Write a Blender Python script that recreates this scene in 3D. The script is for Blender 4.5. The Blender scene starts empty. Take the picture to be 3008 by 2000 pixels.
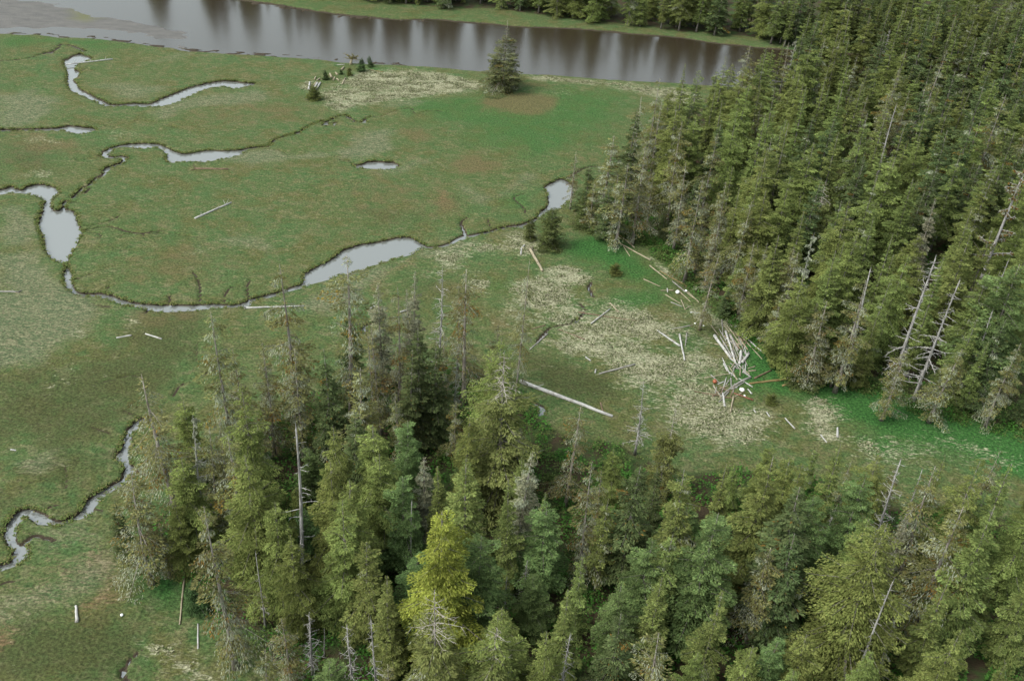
import bpy, math, random
import numpy as np
from mathutils import Vector, Matrix, Quaternion

scene = bpy.context.scene
COL = scene.collection
rad = math.radians

# ------------------------------------------------------------------ camera
CAM_F, CAM_H = 2800.0, 100.0                 # focal length in photo pixels, height above the marsh
TH = math.atan(CAM_F / 4300.0)               # pitch below the horizon
RO = rad(3.65)                               # roll
_F = np.array([0, math.cos(TH), -math.sin(TH)])
_u0 = np.array([0, math.sin(TH), math.cos(TH)])
_r0 = np.array([1.0, 0, 0])
_U = math.cos(RO) * _u0 - math.sin(RO) * _r0
_R = math.cos(RO) * _r0 + math.sin(RO) * _u0
CAM = np.array([0, 0, CAM_H])
cd = bpy.data.cameras.new('camera')
cd.sensor_width = 36.0
cd.lens = 36.0 * CAM_F / 3008.0
cd.clip_start, cd.clip_end = 1.0, 6000.0
co = bpy.data.objects.new('camera', cd)
COL.objects.link(co)
co.matrix_world = Matrix(((_R[0], _U[0], -_F[0], 0), (_R[1], _U[1], -_F[1], 0), (_R[2], _U[2], -_F[2], CAM_H), (0, 0, 0, 1)))
scene.camera = co

# ------------------------------------------------------------------ overcast sky and soft sun
SUN_EL, SUN_AZ = rad(52), rad(-118)
w = bpy.data.worlds.new('World')
scene.world = w
w.use_nodes = True
nt = w.node_tree
nt.nodes.clear()
sky = nt.nodes.new('ShaderNodeTexSky')
sky.sky_type = 'NISHITA'
sky.sun_disc = False
sky.sun_elevation, sky.sun_rotation = SUN_EL, SUN_AZ
sky.air_density, sky.dust_density, sky.ozone_density = 1.0, 3.0, 1.0
hs = nt.nodes.new('ShaderNodeHueSaturation')
hs.inputs['Saturation'].default_value = 0.30
hs.inputs['Value'].default_value = 1.0
bg = nt.nodes.new('ShaderNodeBackground')
bg.inputs['Strength'].default_value = 0.15
wo = nt.nodes.new('ShaderNodeOutputWorld')
nt.links.new(sky.outputs[0], hs.inputs['Color'])
tn = nt.nodes.new('ShaderNodeMix')
tn.data_type, tn.blend_type = 'RGBA', 'MULTIPLY'
tn.inputs[0].default_value = 1.0
tn.inputs[7].default_value = (0.97, 1.03, 0.985, 1)      # cloud layer: pale, very slightly green-grey
nt.links.new(hs.outputs[0], tn.inputs[6])
nt.links.new(tn.outputs[2], bg.inputs['Color'])
nt.links.new(bg.outputs[0], wo.inputs['Surface'])
sl = bpy.data.lights.new('sun', 'SUN')
sl.energy, sl.angle, sl.color = 1.3, rad(22), (1.0, 0.96, 0.9)
so = bpy.data.objects.new('sun', sl)
COL.objects.link(so)
sd = Vector((math.sin(SUN_AZ) * math.cos(SUN_EL), math.cos(SUN_AZ) * math.cos(SUN_EL), math.sin(SUN_EL)))
so.rotation_euler = sd.to_track_quat('Z', 'Y').to_euler()
so.location = (0, 0, 200)

vs = scene.view_settings
vs.view_transform, vs.look, vs.exposure, vs.gamma = 'Standard', 'None', 1.15, 1.0
vs.use_curve_mapping = False
scene.cycles.max_bounces = 6
scene.cycles.diffuse_bounces = 3
scene.cycles.glossy_bounces = 2
scene.cycles.transmission_bounces = 3
scene.cycles.transparent_max_bounces = 4
scene.cycles.caustics_reflective = False
scene.cycles.caustics_refractive = False


# ------------------------------------------------------------------ photo measurement -> place on the ground
TILES = {'Z1': (0, 0, 2.34), 'Z2': (1000, 0, 2.34), 'Z3': (2000, 0, 2.34), 'Z4': (0, 660, 2.34), 'Z5': (1000, 660, 2.34),
         'Z6': (2000, 660, 2.34), 'Z7': (0, 1330, 2.34), 'Z8': (1000, 1330, 2.34), 'Z9': (2000, 1330, 2.34),
         'F': (0, 0, 0.784), 'A': (2000, 900, 3.92), 'B': (1750, 780, 4.3556), 'E': (1250, 380, 3.136), 'H': (850, 130, 7.84)}


def px(t, x, y):
    a, b, s = TILES[t]
    return a + x / s, b + y / s


def ground(u, v, z=0.0):
    d = _F * CAM_F + (u - 1504.0) * _R - (v - 1000.0) * _U
    p = CAM + d * ((z - CAM_H) / d[2])
    return p[:2]


def project(p):
    q = np.asarray(p, float) - CAM
    k = q @ _F
    return 1504 + CAM_F * (q @ _R) / k, 1000 - CAM_F * (q @ _U) / k


def gpoly(t, pts, z=0.0):
    return np.array([ground(*px(t, x, y), z) for x, y in pts])


# ------------------------------------------------------------------ numpy helpers
def hash2(ix, iy, seed):
    h = (ix.astype(np.int64) * 374761393 + iy.astype(np.int64) * 668265263 + seed * 974711) & 0x7fffffff
    h = ((h ^ (h >> 13)) * 1274126177) & 0x7fffffff
    return ((h ^ (h >> 16)) & 0xffffff) / float(0xffffff)


def vnoise(x, y, seed=0):
    ix, iy = np.floor(x), np.floor(y)
    fx, fy = x - ix, y - iy
    fx, fy = fx * fx * (3 - 2 * fx), fy * fy * (3 - 2 * fy)
    a, b = hash2(ix, iy, seed), hash2(ix + 1, iy, seed)
    c, d = hash2(ix, iy + 1, seed), hash2(ix + 1, iy + 1, seed)
    return (a + (b - a) * fx) * (1 - fy) + (c + (d - c) * fx) * fy


def fbm(x, y, seed=0, o=3):
    s, a, t = 0, 0.5, 0
    for k in range(o):
        s = s + a * vnoise(x * 2 ** k, y * 2 ** k, seed + k)
        t += a
        a *= 0.5
    return s / t


def sstep(a, b, x):
    t = np.clip((x - a) / (b - a), 0, 1)
    return t * t * (3 - 2 * t)


def seg_dist(X, Y, pts, closed=False):
    n = len(pts)
    best = np.full(X.shape, 1e9)
    for i in range(n if closed else n - 1):
        ax, ay = pts[i]
        bx, by = pts[(i + 1) % n]
        dx, dy = bx - ax, by - ay
        L = dx * dx + dy * dy + 1e-9
        t = np.clip(((X - ax) * dx + (Y - ay) * dy) / L, 0, 1)
        best = np.minimum(best, (X - ax - t * dx) ** 2 + (Y - ay - t * dy) ** 2)
    return np.sqrt(best)


def inside(X, Y, pts):
    r = np.zeros(X.shape, bool)
    n = len(pts)
    for i in range(n):
        ax, ay = pts[i]
        bx, by = pts[(i + 1) % n]
        if ay == by:
            continue
        c = (ay > Y) != (by > Y)
        r ^= c & (X < (bx - ax) * (Y - ay) / (by - ay) + ax)
    return r


def sdist(X, Y, pts):
    d = seg_dist(X, Y, pts, True)
    return np.where(inside(X, Y, pts), d, -d)


def smooth_line(pts, k=3):
    """Catmull-Rom through the traced points, so that traced outlines flow."""
    pts = np.asarray(pts, float)
    out = []
    n = len(pts)
    for i in range(n - 1):
        p0, p1, p2, p3 = pts[max(i - 1, 0)], pts[i], pts[i + 1], pts[min(i + 2, n - 1)]
        for j in range(k):
            t = j / k
            out.append(0.5 * ((2 * p1) + (p2 - p0) * t + (2 * p0 - 5 * p1 + 4 * p2 - p3) * t * t + (3 * p1 - p0 - 3 * p2 + p3) * t ** 3))
    out.append(pts[-1])
    return np.array(out)


def np_mesh(name, verts, faces, fsize, cols=None, mats=(), mat_idx=None, smooth=False):
    """verts (n,3), faces (m,fsize) -> mesh; cols (n,3) goes in the point attribute 'tint'."""
    me = bpy.data.meshes.new(name)
    verts = np.asarray(verts, np.float32)
    faces = np.asarray(faces, np.int32)
    me.vertices.add(len(verts))
    me.vertices.foreach_set('co', verts.ravel())
    me.loops.add(faces.size)
    me.loops.foreach_set('vertex_index', faces.ravel())
    me.polygons.add(len(faces))
    me.polygons.foreach_set('loop_start', np.arange(0, faces.size, fsize, dtype=np.int32))
    me.polygons.foreach_set('loop_total', np.full(len(faces), fsize, np.int32))
    if smooth:
        me.polygons.foreach_set('use_smooth', np.ones(len(faces), bool))
    for m in mats:
        me.materials.append(m)
    if mat_idx is not None:
        me.polygons.foreach_set('material_index', np.asarray(mat_idx, np.int32))
    if cols is not None:
        a = me.color_attributes.new('tint', 'FLOAT_COLOR', 'POINT')
        c = np.ones((len(verts), 4), np.float32)
        c[:, :3] = cols
        a.data.foreach_set('color', c.ravel())
    me.update(calc_edges=True)
    return me


class Tubes:
    """Collects tapered tubes as quads."""
    def __init__(self):
        self.v, self.f, self.c, self.n = [], [], [], 0

    def add(self, pts, radii, sides=6, col=(1, 1, 1), cap=True, wob=0.0, rng=None):
        pts = np.asarray(pts, float)
        k = len(pts)
        tan = np.gradient(pts, axis=0)
        tan /= np.linalg.norm(tan, axis=1)[:, None] + 1e-9
        ref = np.array([0, 0, 1.0]) if abs(tan[0][2]) < 0.8 else np.array([1.0, 0, 0])
        a = np.cross(tan, ref)
        a /= np.linalg.norm(a, axis=1)[:, None] + 1e-9
        b = np.cross(tan, a)
        ang = np.arange(sides) * 2 * math.pi / sides
        r = np.asarray(radii, float)[:, None] * np.ones((1, sides))
        if wob and rng is not None:
            r = r * (1 + rng.uniform(-wob, wob, r.shape))
        ring = pts[:, None, :] + r[:, :, None] * (np.cos(ang)[None, :, None] * a[:, None, :] + np.sin(ang)[None, :, None] * b[:, None, :])
        base = self.n
        vv = ring.reshape(-1, 3)
        idx = base + np.arange(k * sides).reshape(k, sides)
        i0, i1 = idx[:-1], idx[1:]
        q = np.stack([i0, np.roll(i0, -1, 1), np.roll(i1, -1, 1), i1], -1).reshape(-1, 4)
        self.v.append(vv)
        self.f.append(q)
        self.n += len(vv)
        if cap:
            ends = np.stack([pts[0] - tan[0] * radii[0] * 0.15, pts[-1] + tan[-1] * radii[-1] * 0.15])
            e = self.n
            self.v.append(ends)
            self.n += 2
            s = np.arange(0, sides, 1)
            n1 = (s + 1) % sides
            # quads with a doubled centre would be degenerate: pair up neighbouring triangles
            s2 = np.arange(0, sides, 2)
            c0 = np.stack([np.full(len(s2), e), idx[0][(s2 + 2) % sides], idx[0][(s2 + 1) % sides], idx[0][s2]], -1)
            c1 = np.stack([np.full(len(s2), e + 1), idx[-1][s2], idx[-1][(s2 + 1) % sides], idx[-1][(s2 + 2) % sides]], -1)
            self.f += [c0, c1]
            vv = np.concatenate([vv, ends])
        self.c.append(np.tile(np.asarray(col, float), (len(vv), 1)))

    def mesh(self, name, mats, smooth=True):
        return np_mesh(name, np.concatenate(self.v), np.concatenate(self.f), 4, np.concatenate(self.c), mats, smooth=smooth)


def kites(base, dirv, side, length, width, fold=0.12):
    """Leaf sprays: kite quads from base along dirv."""
    mid = base + dirv * (length * 0.42)[:, None]
    l = mid - side * (width * 0.5)[:, None]
    r = mid + side * (width * 0.5)[:, None]
    nrm = np.cross(side, dirv)
    l = l - nrm * (length * fold)[:, None]
    r = r - nrm * (length * fold)[:, None]
    tip = base + dirv * length[:, None]
    v = np.stack([base, r, tip, l], 1).reshape(-1, 3)
    f = np.arange(len(base) * 4).reshape(-1, 4)
    return v, f


# ------------------------------------------------------------------ node helpers and materials
def new_mat(name):
    m = bpy.data.materials.new(name)
    m.use_nodes = True
    m.node_tree.nodes.clear()
    return m, m.node_tree


class N:
    def __init__(self, nt):
        self.nt = nt

    def node(self, t, **k):
        n = self.nt.nodes.new(t)
        for a, b in k.items():
            setattr(n, a, b)
        return n

    def put(self, sock, v):
        if hasattr(v, 'is_output'):
            self.nt.links.new(v, sock)
        else:
            sock.default_value = v

    def math(self, op, a, b=0.0, c=0.0, clamp=False):
        n = self.node('ShaderNodeMath', operation=op, use_clamp=clamp)
        for i, v in enumerate((a, b, c)):
            self.put(n.inputs[i], v)
        return n.outputs[0]

    def mix(self, f, a, b, blend='MIX'):
        n = self.node('ShaderNodeMix', data_type='RGBA', blend_type=blend)
        self.put(n.inputs[0], f)
        self.put(n.inputs[6], a if hasattr(a, 'is_output') else (*a, 1))
        self.put(n.inputs[7], b if hasattr(b, 'is_output') else (*b, 1))
        return n.outputs[2]

    def noise(self, vec, scale, detail=3, rough=0.55, dist=0.0):
        n = self.node('ShaderNodeTexNoise')
        self.put(n.inputs['Vector'], vec)
        n.inputs['Scale'].default_value = scale
        n.inputs['Detail'].default_value = detail
        n.inputs['Roughness'].default_value = rough
        n.inputs['Distortion'].default_value = dist
        return n.outputs[0]

    def remap(self, v, a, b, c=0.0, d=1.0):
        n = self.node('ShaderNodeMapRange')
        n.interpolation_type = 'SMOOTHSTEP'
        self.put(n.inputs[0], v)
        for i, x in enumerate((a, b, c, d)):
            n.inputs[i + 1].default_value = x
        return n.outputs[0]

    def attr(self, name):
        n = self.node('ShaderNodeAttribute', attribute_name=name)
        return n.outputs['Color']

    def sep(self, v):
        n = self.node('ShaderNodeSeparateColor')
        self.put(n.inputs[0], v)
        return n.outputs

    def pos(self):
        return self.node('ShaderNodeNewGeometry').outputs['Position']

    def mapping(self, v, scale=(1, 1, 1), rot=(0, 0, 0)):
        n = self.node('ShaderNodeMapping')
        self.put(n.inputs[0], v)
        n.inputs['Scale'].default_value = scale
        n.inputs['Rotation'].default_value = rot
        return n.outputs[0]

    def bump(self, h, strength=0.4, dist=0.2):
        n = self.node('ShaderNodeBump')
        n.inputs['Strength'].default_value = strength
        n.inputs['Distance'].default_value = dist
        self.put(n.inputs['Height'], h)
        return n.outputs[0]

    def principled(self, col, rough=0.9, spec=0.2, normal=None):
        n = self.node('ShaderNodeBsdfPrincipled')
        self.put(n.inputs['Base Color'], col if hasattr(col, 'is_output') else (*col, 1))
        self.put(n.inputs['Roughness'], rough)
        n.inputs['Specular IOR Level'].default_value = spec
        if normal is not None:
            self.put(n.inputs['Normal'], normal)
        return n.outputs[0]

    def out(self, s):
        o = self.node('ShaderNodeOutputMaterial')
        self.nt.links.new(s, o.inputs['Surface'])


def foliage_mat(name, trans=0.22, vary=0.5):
    m, t = new_mat(name)
    n = N(t)
    info = n.node('ShaderNodeObjectInfo')
    col = n.attr('tint')
    hsv = n.node('ShaderNodeHueSaturation')
    n.put(hsv.inputs['Hue'], n.math('MULTIPLY_ADD', info.outputs['Random'], 0.03 * vary * 2, 0.5 - 0.015 * vary * 2))
    n.put(hsv.inputs['Value'], n.math('MULTIPLY_ADD', info.outputs['Random'], 0.5 * vary, 1.0 - 0.25 * vary))
    hsv.inputs['Saturation'].default_value = 1.0
    n.put(hsv.inputs['Color'], col)
    d = n.node('ShaderNodeBsdfDiffuse')
    n.put(d.inputs['Color'], hsv.outputs[0])
    tr = n.node('ShaderNodeBsdfTranslucent')
    n.put(tr.inputs['Color'], hsv.outputs[0])
    mx = n.node('ShaderNodeMixShader')
    mx.inputs[0].default_value = trans
    t.links.new(d.outputs[0], mx.inputs[1])
    t.links.new(tr.outputs[0], mx.inputs[2])
    n.out(mx.outputs[0])
    return m


def bark_mat(name, c1, c2, scale=1.2):
    m, t = new_mat(name)
    n = N(t)
    tc = n.node('ShaderNodeTexCoord').outputs['Object']
    st = n.mapping(tc, (1, 1, 0.18))
    a = n.noise(st, 5 * scale, 5, 0.65)
    b = n.noise(tc, 0.5, 2)
    col = n.mix(n.remap(a, 0.38, 0.62), c1, c2)
    col = n.mix(n.math('MULTIPLY', n.remap(b, 0.45, 0.65), 0.55), col, tuple(0.5 * x + 0.05 for x in c2))
    col = n.mix(1.0, col, n.attr('tint'), 'MULTIPLY')
    n.out(n.principled(col, 0.95, 0.1, n.bump(a, 0.7, 0.06)))
    return m


M_NEEDLE = foliage_mat('needle_foliage')
M_SHRUB = foliage_mat('shrub_leaves', 0.3, 0.0)
M_DRY = foliage_mat('dry_grass_blades', 0.15, 0.0)
M_BARK = bark_mat('grey_brown_bark', (0.10, 0.085, 0.07), (0.22, 0.20, 0.18))
M_DEAD = bark_mat('weathered_dead_wood', (0.13, 0.120, 0.112), (0.31, 0.297, 0.282))


def log_material():
    m, t = new_mat('driftwood')
    n = N(t)
    tc = n.node('ShaderNodeTexCoord').outputs['Object']
    st = n.mapping(tc, (0.35, 6, 6))
    a = n.noise(st, 2.0, 4, 0.6)
    b = n.noise(tc, 1.1, 3)
    col = n.mix(n.remap(a, 0.35, 0.7), (0.55, 0.55, 0.55), (1.0, 1.0, 1.0))
    col = n.mix(n.math('MULTIPLY', n.remap(b, 0.5, 0.68), 0.5), col, (0.30, 0.25, 0.20))
    col = n.mix(1.0, col, n.attr('tint'), 'MULTIPLY')
    n.out(n.principled(col, 0.85, 0.2, n.bump(a, 0.5, 0.05)))
    return m


M_LOG = log_material()


def plain_mat(name, col, rough=0.5):
    m, t = new_mat(name)
    n = N(t)
    tc = n.node('ShaderNodeTexCoord').outputs['Object']
    b = n.noise(tc, 4.0, 3)
    c = n.mix(n.math('MULTIPLY', n.remap(b, 0.45, 0.7), 0.4), col, tuple(0.6 * x for x in col))
    n.out(n.principled(c, rough, 0.4))
    return m


M_ORANGE = plain_mat('faded_orange_plastic', (0.26, 0.075, 0.035))
M_WHITE = plain_mat('white_plastic', (0.85, 0.86, 0.86))


def ground_material():
    m, t = new_mat('marsh_ground')
    n = N(t)
    p = n.pos()
    A, B, C3 = n.sep(n.attr('patch_a')), n.sep(n.attr('patch_b')), n.sep(n.attr('patch_c'))
    big = n.noise(p, 0.035, 4, 0.6)
    mid = n.noise(p, 0.22, 4, 0.62, 0.6)
    mid2 = n.noise(n.mapping(p, (1, 1, 1), (0, 0, 1.1)), 0.11, 4, 0.6, 0.4)
    fine = n.noise(p, 2.3, 4, 0.7)
    fib = n.noise(n.mapping(p, (0.55, 1.5, 1), (0, 0, 0.35)), 0.95, 4, 0.62, 1.6)      # wind-laid swirls
    clump = n.noise(n.mapping(p, (0.8, 1.1, 1), (0, 0, 0.7)), 0.75, 5, 0.7, 0.5)
    col = n.mix(n.remap(big, 0.36, 0.62), (0.060, 0.082, 0.028), (0.050, 0.084, 0.028))
    col = n.mix(n.remap(mid2, 0.42, 0.66), col, (0.068, 0.072, 0.024))
    col = n.mix(n.math('MULTIPLY', n.remap(mid, 0.50, 0.72), 0.7), col, (0.098, 0.092, 0.042))
    col = n.mix(n.math('MULTIPLY', n.remap(mid, 0.46, 0.28), 0.6), col, (0.032, 0.066, 0.018))
    col = n.mix(n.math('MULTIPLY', n.remap(clump, 0.52, 0.68), 0.8), col, (0.125, 0.118, 0.058))
    zone = n.noise(n.mapping(p, (0.75, 1.2, 1), (0, 0, 0.25)), 0.30, 5, 0.68, 1.4)
    col = n.mix(n.math('MULTIPLY', n.remap(zone, 0.53, 0.66), 0.55), col, (0.120, 0.112, 0.060))
    col = n.mix(n.math('MULTIPLY', n.remap(zone, 0.45, 0.34), 0.5), col, (0.040, 0.088, 0.030))
    col = n.mix(n.math('MULTIPLY', n.remap(clump, 0.46, 0.32), 0.7), col, (0.026, 0.058, 0.018))

    def mask(c, noise, soft=0.35, k=0.8):
        v = n.math('ADD', c, n.math('MULTIPLY', n.math('SUBTRACT', noise, 0.5), k))
        return n.remap(v, 0.5 - soft, 0.5 + soft)
    # B: darker olive, lush, red ; A: straw, sedge, brown
    col = n.mix(n.math('MULTIPLY', mask(B[0], mid), 0.72), col, (0.040, 0.046, 0.016))
    lush = n.mix(n.remap(fine, 0.3, 0.75), (0.020, 0.068, 0.016), (0.034, 0.100, 0.022))
    col = n.mix(n.math('MULTIPLY', mask(B[1], clump, 0.36, 0.8), 0.95), col, lush)
    col = n.mix(n.math('MULTIPLY', mask(A[2], mid, 0.4, 1.0), 0.8), col, (0.092, 0.074, 0.034))
    col = n.mix(n.math('MULTIPLY', mask(B[2], fib, 0.3, 1.3), 0.85), col, (0.150, 0.085, 0.050))
    sedge = n.mix(n.remap(fib, 0.42, 0.62), (0.062, 0.084, 0.042), (0.150, 0.142, 0.086))
    col = n.mix(n.math('MULTIPLY', mask(A[1], fib, 0.35, 0.9), 0.85), col, sedge)
    straw = n.mix(n.remap(fine, 0.3, 0.7), (0.165, 0.16, 0.098), (0.27, 0.262, 0.178))
    col = n.mix(n.math('MULTIPLY', mask(A[0], fib, 0.22, 2.2), 0.9), col, straw)
    # fine grain of the sward
    g = n.math('MULTIPLY_ADD', n.remap(fine, 0.30, 0.70), 0.95, 0.52)
    gm = n.node('ShaderNodeCombineColor')
    for i in range(3):
        t.links.new(g, gm.inputs[i])
    col = n.mix(1.0, col, gm.outputs[0], 'MULTIPLY')
    # forest floor, mud, sand
    floor = n.mix(n.remap(mid, 0.42, 0.62), (0.045, 0.034, 0.020), (0.035, 0.060, 0.018))
    col = n.mix(mask(C3[0], mid, 0.25, 0.5), col, floor)
    sand = n.mix(n.remap(n.noise(n.mapping(p, (0.5, 1, 1)), 0.3, 5, 0.65), 0.35, 0.7), (0.118, 0.113, 0.107), (0.090, 0.088, 0.085))
    sand = n.mix(n.math('MULTIPLY', C3[2], n.remap(fine, 0.3, 0.6)), sand, (0.105, 0.110, 0.045))
    col = n.mix(n.remap(C3[1], 0.35, 0.65), col, sand)
    ca = n.node('ShaderNodeAttribute', attribute_name='patch_c').outputs['Alpha']
    mud = n.mix(n.remap(fine, 0.3, 0.7), (0.030, 0.023, 0.016), (0.060, 0.048, 0.034))
    mudf = n.math('MULTIPLY', n.remap(ca, 0.16, 0.34), n.remap(C3[1], 0.5, 0.2))
    col = n.mix(mudf, col, mud)
    h = n.math('ADD', n.math('MULTIPLY', fine, 0.5), n.math('MULTIPLY', fib, 0.8))
    n.out(n.principled(col, 0.95, 0.12, n.bump(h, 0.8, 0.35)))
    return m


def water_material(name, body, ripple, rough, ior):
    m, t = new_mat(name)
    n = N(t)
    p = n.pos()
    a = n.noise(n.mapping(p, (1.0, 1.7, 1), (0, 0, -0.12)), 0.9, 3, 0.55)
    b = n.noise(n.mapping(p, (0.6, 1.0, 1)), 0.12, 3, 0.5)
    h = n.math('MULTIPLY', a, n.remap(b, 0.3, 0.7, 0.35, 1.0))
    nm = n.bump(h, ripple, 0.1)
    d = n.node('ShaderNodeBsdfDiffuse')
    d.inputs['Color'].default_value = (*body, 1)
    g = n.node('ShaderNodeBsdfGlossy')
    g.inputs['Roughness'].default_value = rough
    n.put(g.inputs['Normal'], nm)
    fr = n.node('ShaderNodeFresnel')
    fr.inputs['IOR'].default_value = ior
    mx = n.node('ShaderNodeMixShader')
    t.links.new(fr.outputs[0], mx.inputs[0])
    t.links.new(d.outputs[0], mx.inputs[1])
    t.links.new(g.outputs[0], mx.inputs[2])
    n.out(mx.outputs[0])
    return m


# ------------------------------------------------------------------ traced creeks, ponds, shores (lip of the bank at ground level)
def join(*parts):
    return np.concatenate([gpoly(t, p) for t, p in parts])


POND = []
POND.append(join(('Z1', [(440, 408), (480, 393), (530, 366), (580, 376), (628, 398), (600, 412), (560, 428), (512, 458), (515, 478), (550, 487), (535, 520), (500, 545), (530, 570), (540, 603), (620, 645), (700, 685), (757, 712), (850, 710), (935, 703), (1030, 707), (1100, 676), (1200, 636), (1300, 597), (1400, 571), (1500, 552), (1600, 553), (1680, 562), (1765, 568), (1742, 582), (1640, 607), (1580, 602), (1540, 592), (1440, 607), (1360, 627), (1280, 667), (1230, 692), (1160, 717), (1040, 732), (930, 724), (850, 724), (760, 730), (700, 716), (600, 668), (530, 638), (480, 612), (465, 570), (460, 540), (465, 500), (455, 470), (438, 440)])))
POND.append(join(('Z1', [(-60, 884), (100, 883), (200, 879), (380, 874), (470, 858), (560, 866), (640, 876), (650, 886), (640, 896), (600, 911), (540, 919), (490, 912), (440, 898), (300, 898), (150, 898), (-60, 905)])))
POND.append(join(('Z1', [(695, 1050), (740, 1012), (830, 988), (900, 982), (1000, 977), (1100, 986), (1150, 1011), (1200, 1031), (1260, 1047), (1330, 1042), (1420, 1025), (1520, 1027), (1620, 1025), (1680, 1017), (1740, 1005), (1845, 1000), (1848, 1010), (1750, 1017), (1700, 1030), (1650, 1060), (1560, 1086), (1500, 1092), (1400, 1112), (1300, 1107), (1200, 1114), (1150, 1107), (1138, 1075), (1148, 1060), (1110, 1022), (1050, 1010), (980, 1020), (920, 1012), (860, 1005), (790, 1022), (745, 1052), (745, 1066), (800, 1068), (840, 1064), (872, 1080), (866, 1100), (820, 1130), (745, 1160), (715, 1190), (705, 1178), (720, 1150), (760, 1135), (825, 1110), (845, 1092), (800, 1084), (740, 1088), (705, 1075)])))
POND.append(join(
    ('Z1', [(-40, 1300), (30, 1288), (80, 1274), (100, 1288), (150, 1298), (200, 1270), (260, 1258), (330, 1267), (380, 1288), (402, 1320), (375, 1350), (350, 1380), (340, 1408), (370, 1436), (400, 1438), (435, 1418), (450, 1431), (480, 1431), (517, 1458), (527, 1500), (542, 1535)]),
    ('Z4', [(550, 20), (562, 52), (545, 90), (530, 120), (500, 170), (475, 210), (462, 248), (468, 280), (492, 330), (492, 390), (517, 436), (560, 460), (640, 465), (720, 465), (790, 484), (850, 508), (930, 528), (1050, 538), (1200, 541), (1330, 543), (1470, 534), (1560, 539), (1650, 534), (1720, 500), (1790, 484), (1860, 464), (1900, 455), (1960, 430), (2020, 415), (2083, 390), (2080, 346), (2110, 315), (2180, 278), (2260, 238), (2340, 178)]),
    ('Z5', [(60, 152), (140, 127), (240, 112), (340, 92), (430, 75), (500, 85), (550, 114), (597, 146), (540, 167), (480, 202), (400, 222), (250, 267), (130, 312), (60, 332), (0, 337)]),
    ('Z4', [(2250, 372), (2150, 402), (2060, 432), (1960, 462), (1860, 493), (1800, 503), (1730, 528), (1690, 572), (1660, 562), (1580, 562), (1450, 572), (1350, 587), (1250, 588), (1200, 595), (1100, 593), (1000, 578), (920, 558), (850, 548), (780, 524), (720, 501), (650, 489), (570, 491), (520, 474), (480, 444), (448, 410), (437, 370), (438, 310), (448, 260), (380, 248), (330, 192), (308, 150), (298, 100), (285, 50), (258, 0)]),
    ('Z1', [(268, 1500), (288, 1450), (298, 1400), (310, 1372), (260, 1348), (180, 1328), (120, 1324), (60, 1326), (-40, 1336)])))
POND.append(join(('E', [(1090, 530), (1130, 495), (1190, 468), (1250, 445), (1300, 462), (1350, 500), (1370, 560), (1330, 640), (1280, 690), (1230, 735), (1180, 750), (1090, 775), (1060, 815), (1030, 820), (1025, 790), (1070, 740), (1120, 700), (1138, 650), (1125, 590)])))
POND.append(join(('Z2', [(75, 1112), (100, 1126), (140, 1124), (190, 1106), (260, 1101), (340, 1110), (385, 1116), (402, 1135), (370, 1156), (300, 1164), (240, 1161), (180, 1156), (110, 1152)])))
POND.append(join(
    ('Z4', [(1040, 1330), (970, 1322), (930, 1347), (890, 1387), (880, 1428), (860, 1443), (855, 1490), (830, 1540)]),
    ('Z7', [(798, 10), (830, 50), (868, 80), (858, 138), (828, 182), (758, 212), (688, 256), (618, 306), (588, 346), (556, 396), (506, 436), (430, 456), (382, 464), (340, 446), (300, 412), (250, 396), (200, 374), (140, 390), (83, 436), (58, 500), (38, 550), (58, 612), (88, 650), (98, 700), (78, 748), (-60, 775), (-60, 800), (60, 778), (130, 742), (177, 702), (187, 650), (150, 632), (112, 617), (97, 580), (102, 500), (132, 457), (180, 427), (220, 437), (250, 472), (300, 483), (400, 489), (500, 453), (572, 437), (622, 392), (642, 352), (702, 292), (782, 242), (842, 202), (872, 162), (917, 110), (902, 85), (877, 75), (882, 30), (887, 0)]),
    ('Z4', [(892, 1530), (907, 1500), (888, 1460), (902, 1430), (922, 1400), (962, 1362), (1000, 1350), (1050, 1348)])))
POND.append(join(('Z5', [(138, 722), (150, 688), (200, 667), (290, 661), (315, 670), (230, 682), (187, 693), (172, 715), (203, 745), (180, 752), (150, 737)])))
for t, x, y, a, b in (('Z1', 2042, 912, 20, 10), ('Z1', 2238, 850, 22, 12), ('Z1', 2302, 848, 16, 14), ('Z2', 165, 833, 18, 13), ('Z5', 845, 84, 26, 14), ('Z5', 1000, 47, 34, 9), ('Z5', 1100, 24, 22, 9), ('Z5', 1215, 10, 60, 10), ('Z5', 1620, 653, 15, 14), ('Z5', 1385, 1268, 24, 30), ('Z5', 925, 1175, 16, 22), ('Z1', 60, 1292, 26, 12), ('Z1', 340, 362, 36, 7), ('Z7', 846, 1500, 14, 26)):
    POND.append(gpoly(t, [(x + a * math.cos(k * 0.6283), y + b * math.sin(k * 0.6283)) for k in range(10)]))

RILL = []                                    # (points, width m, depth m)


def rill(w, d, *parts):
    RILL.append((smooth_line(join(*parts), 3), w, d))


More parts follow.
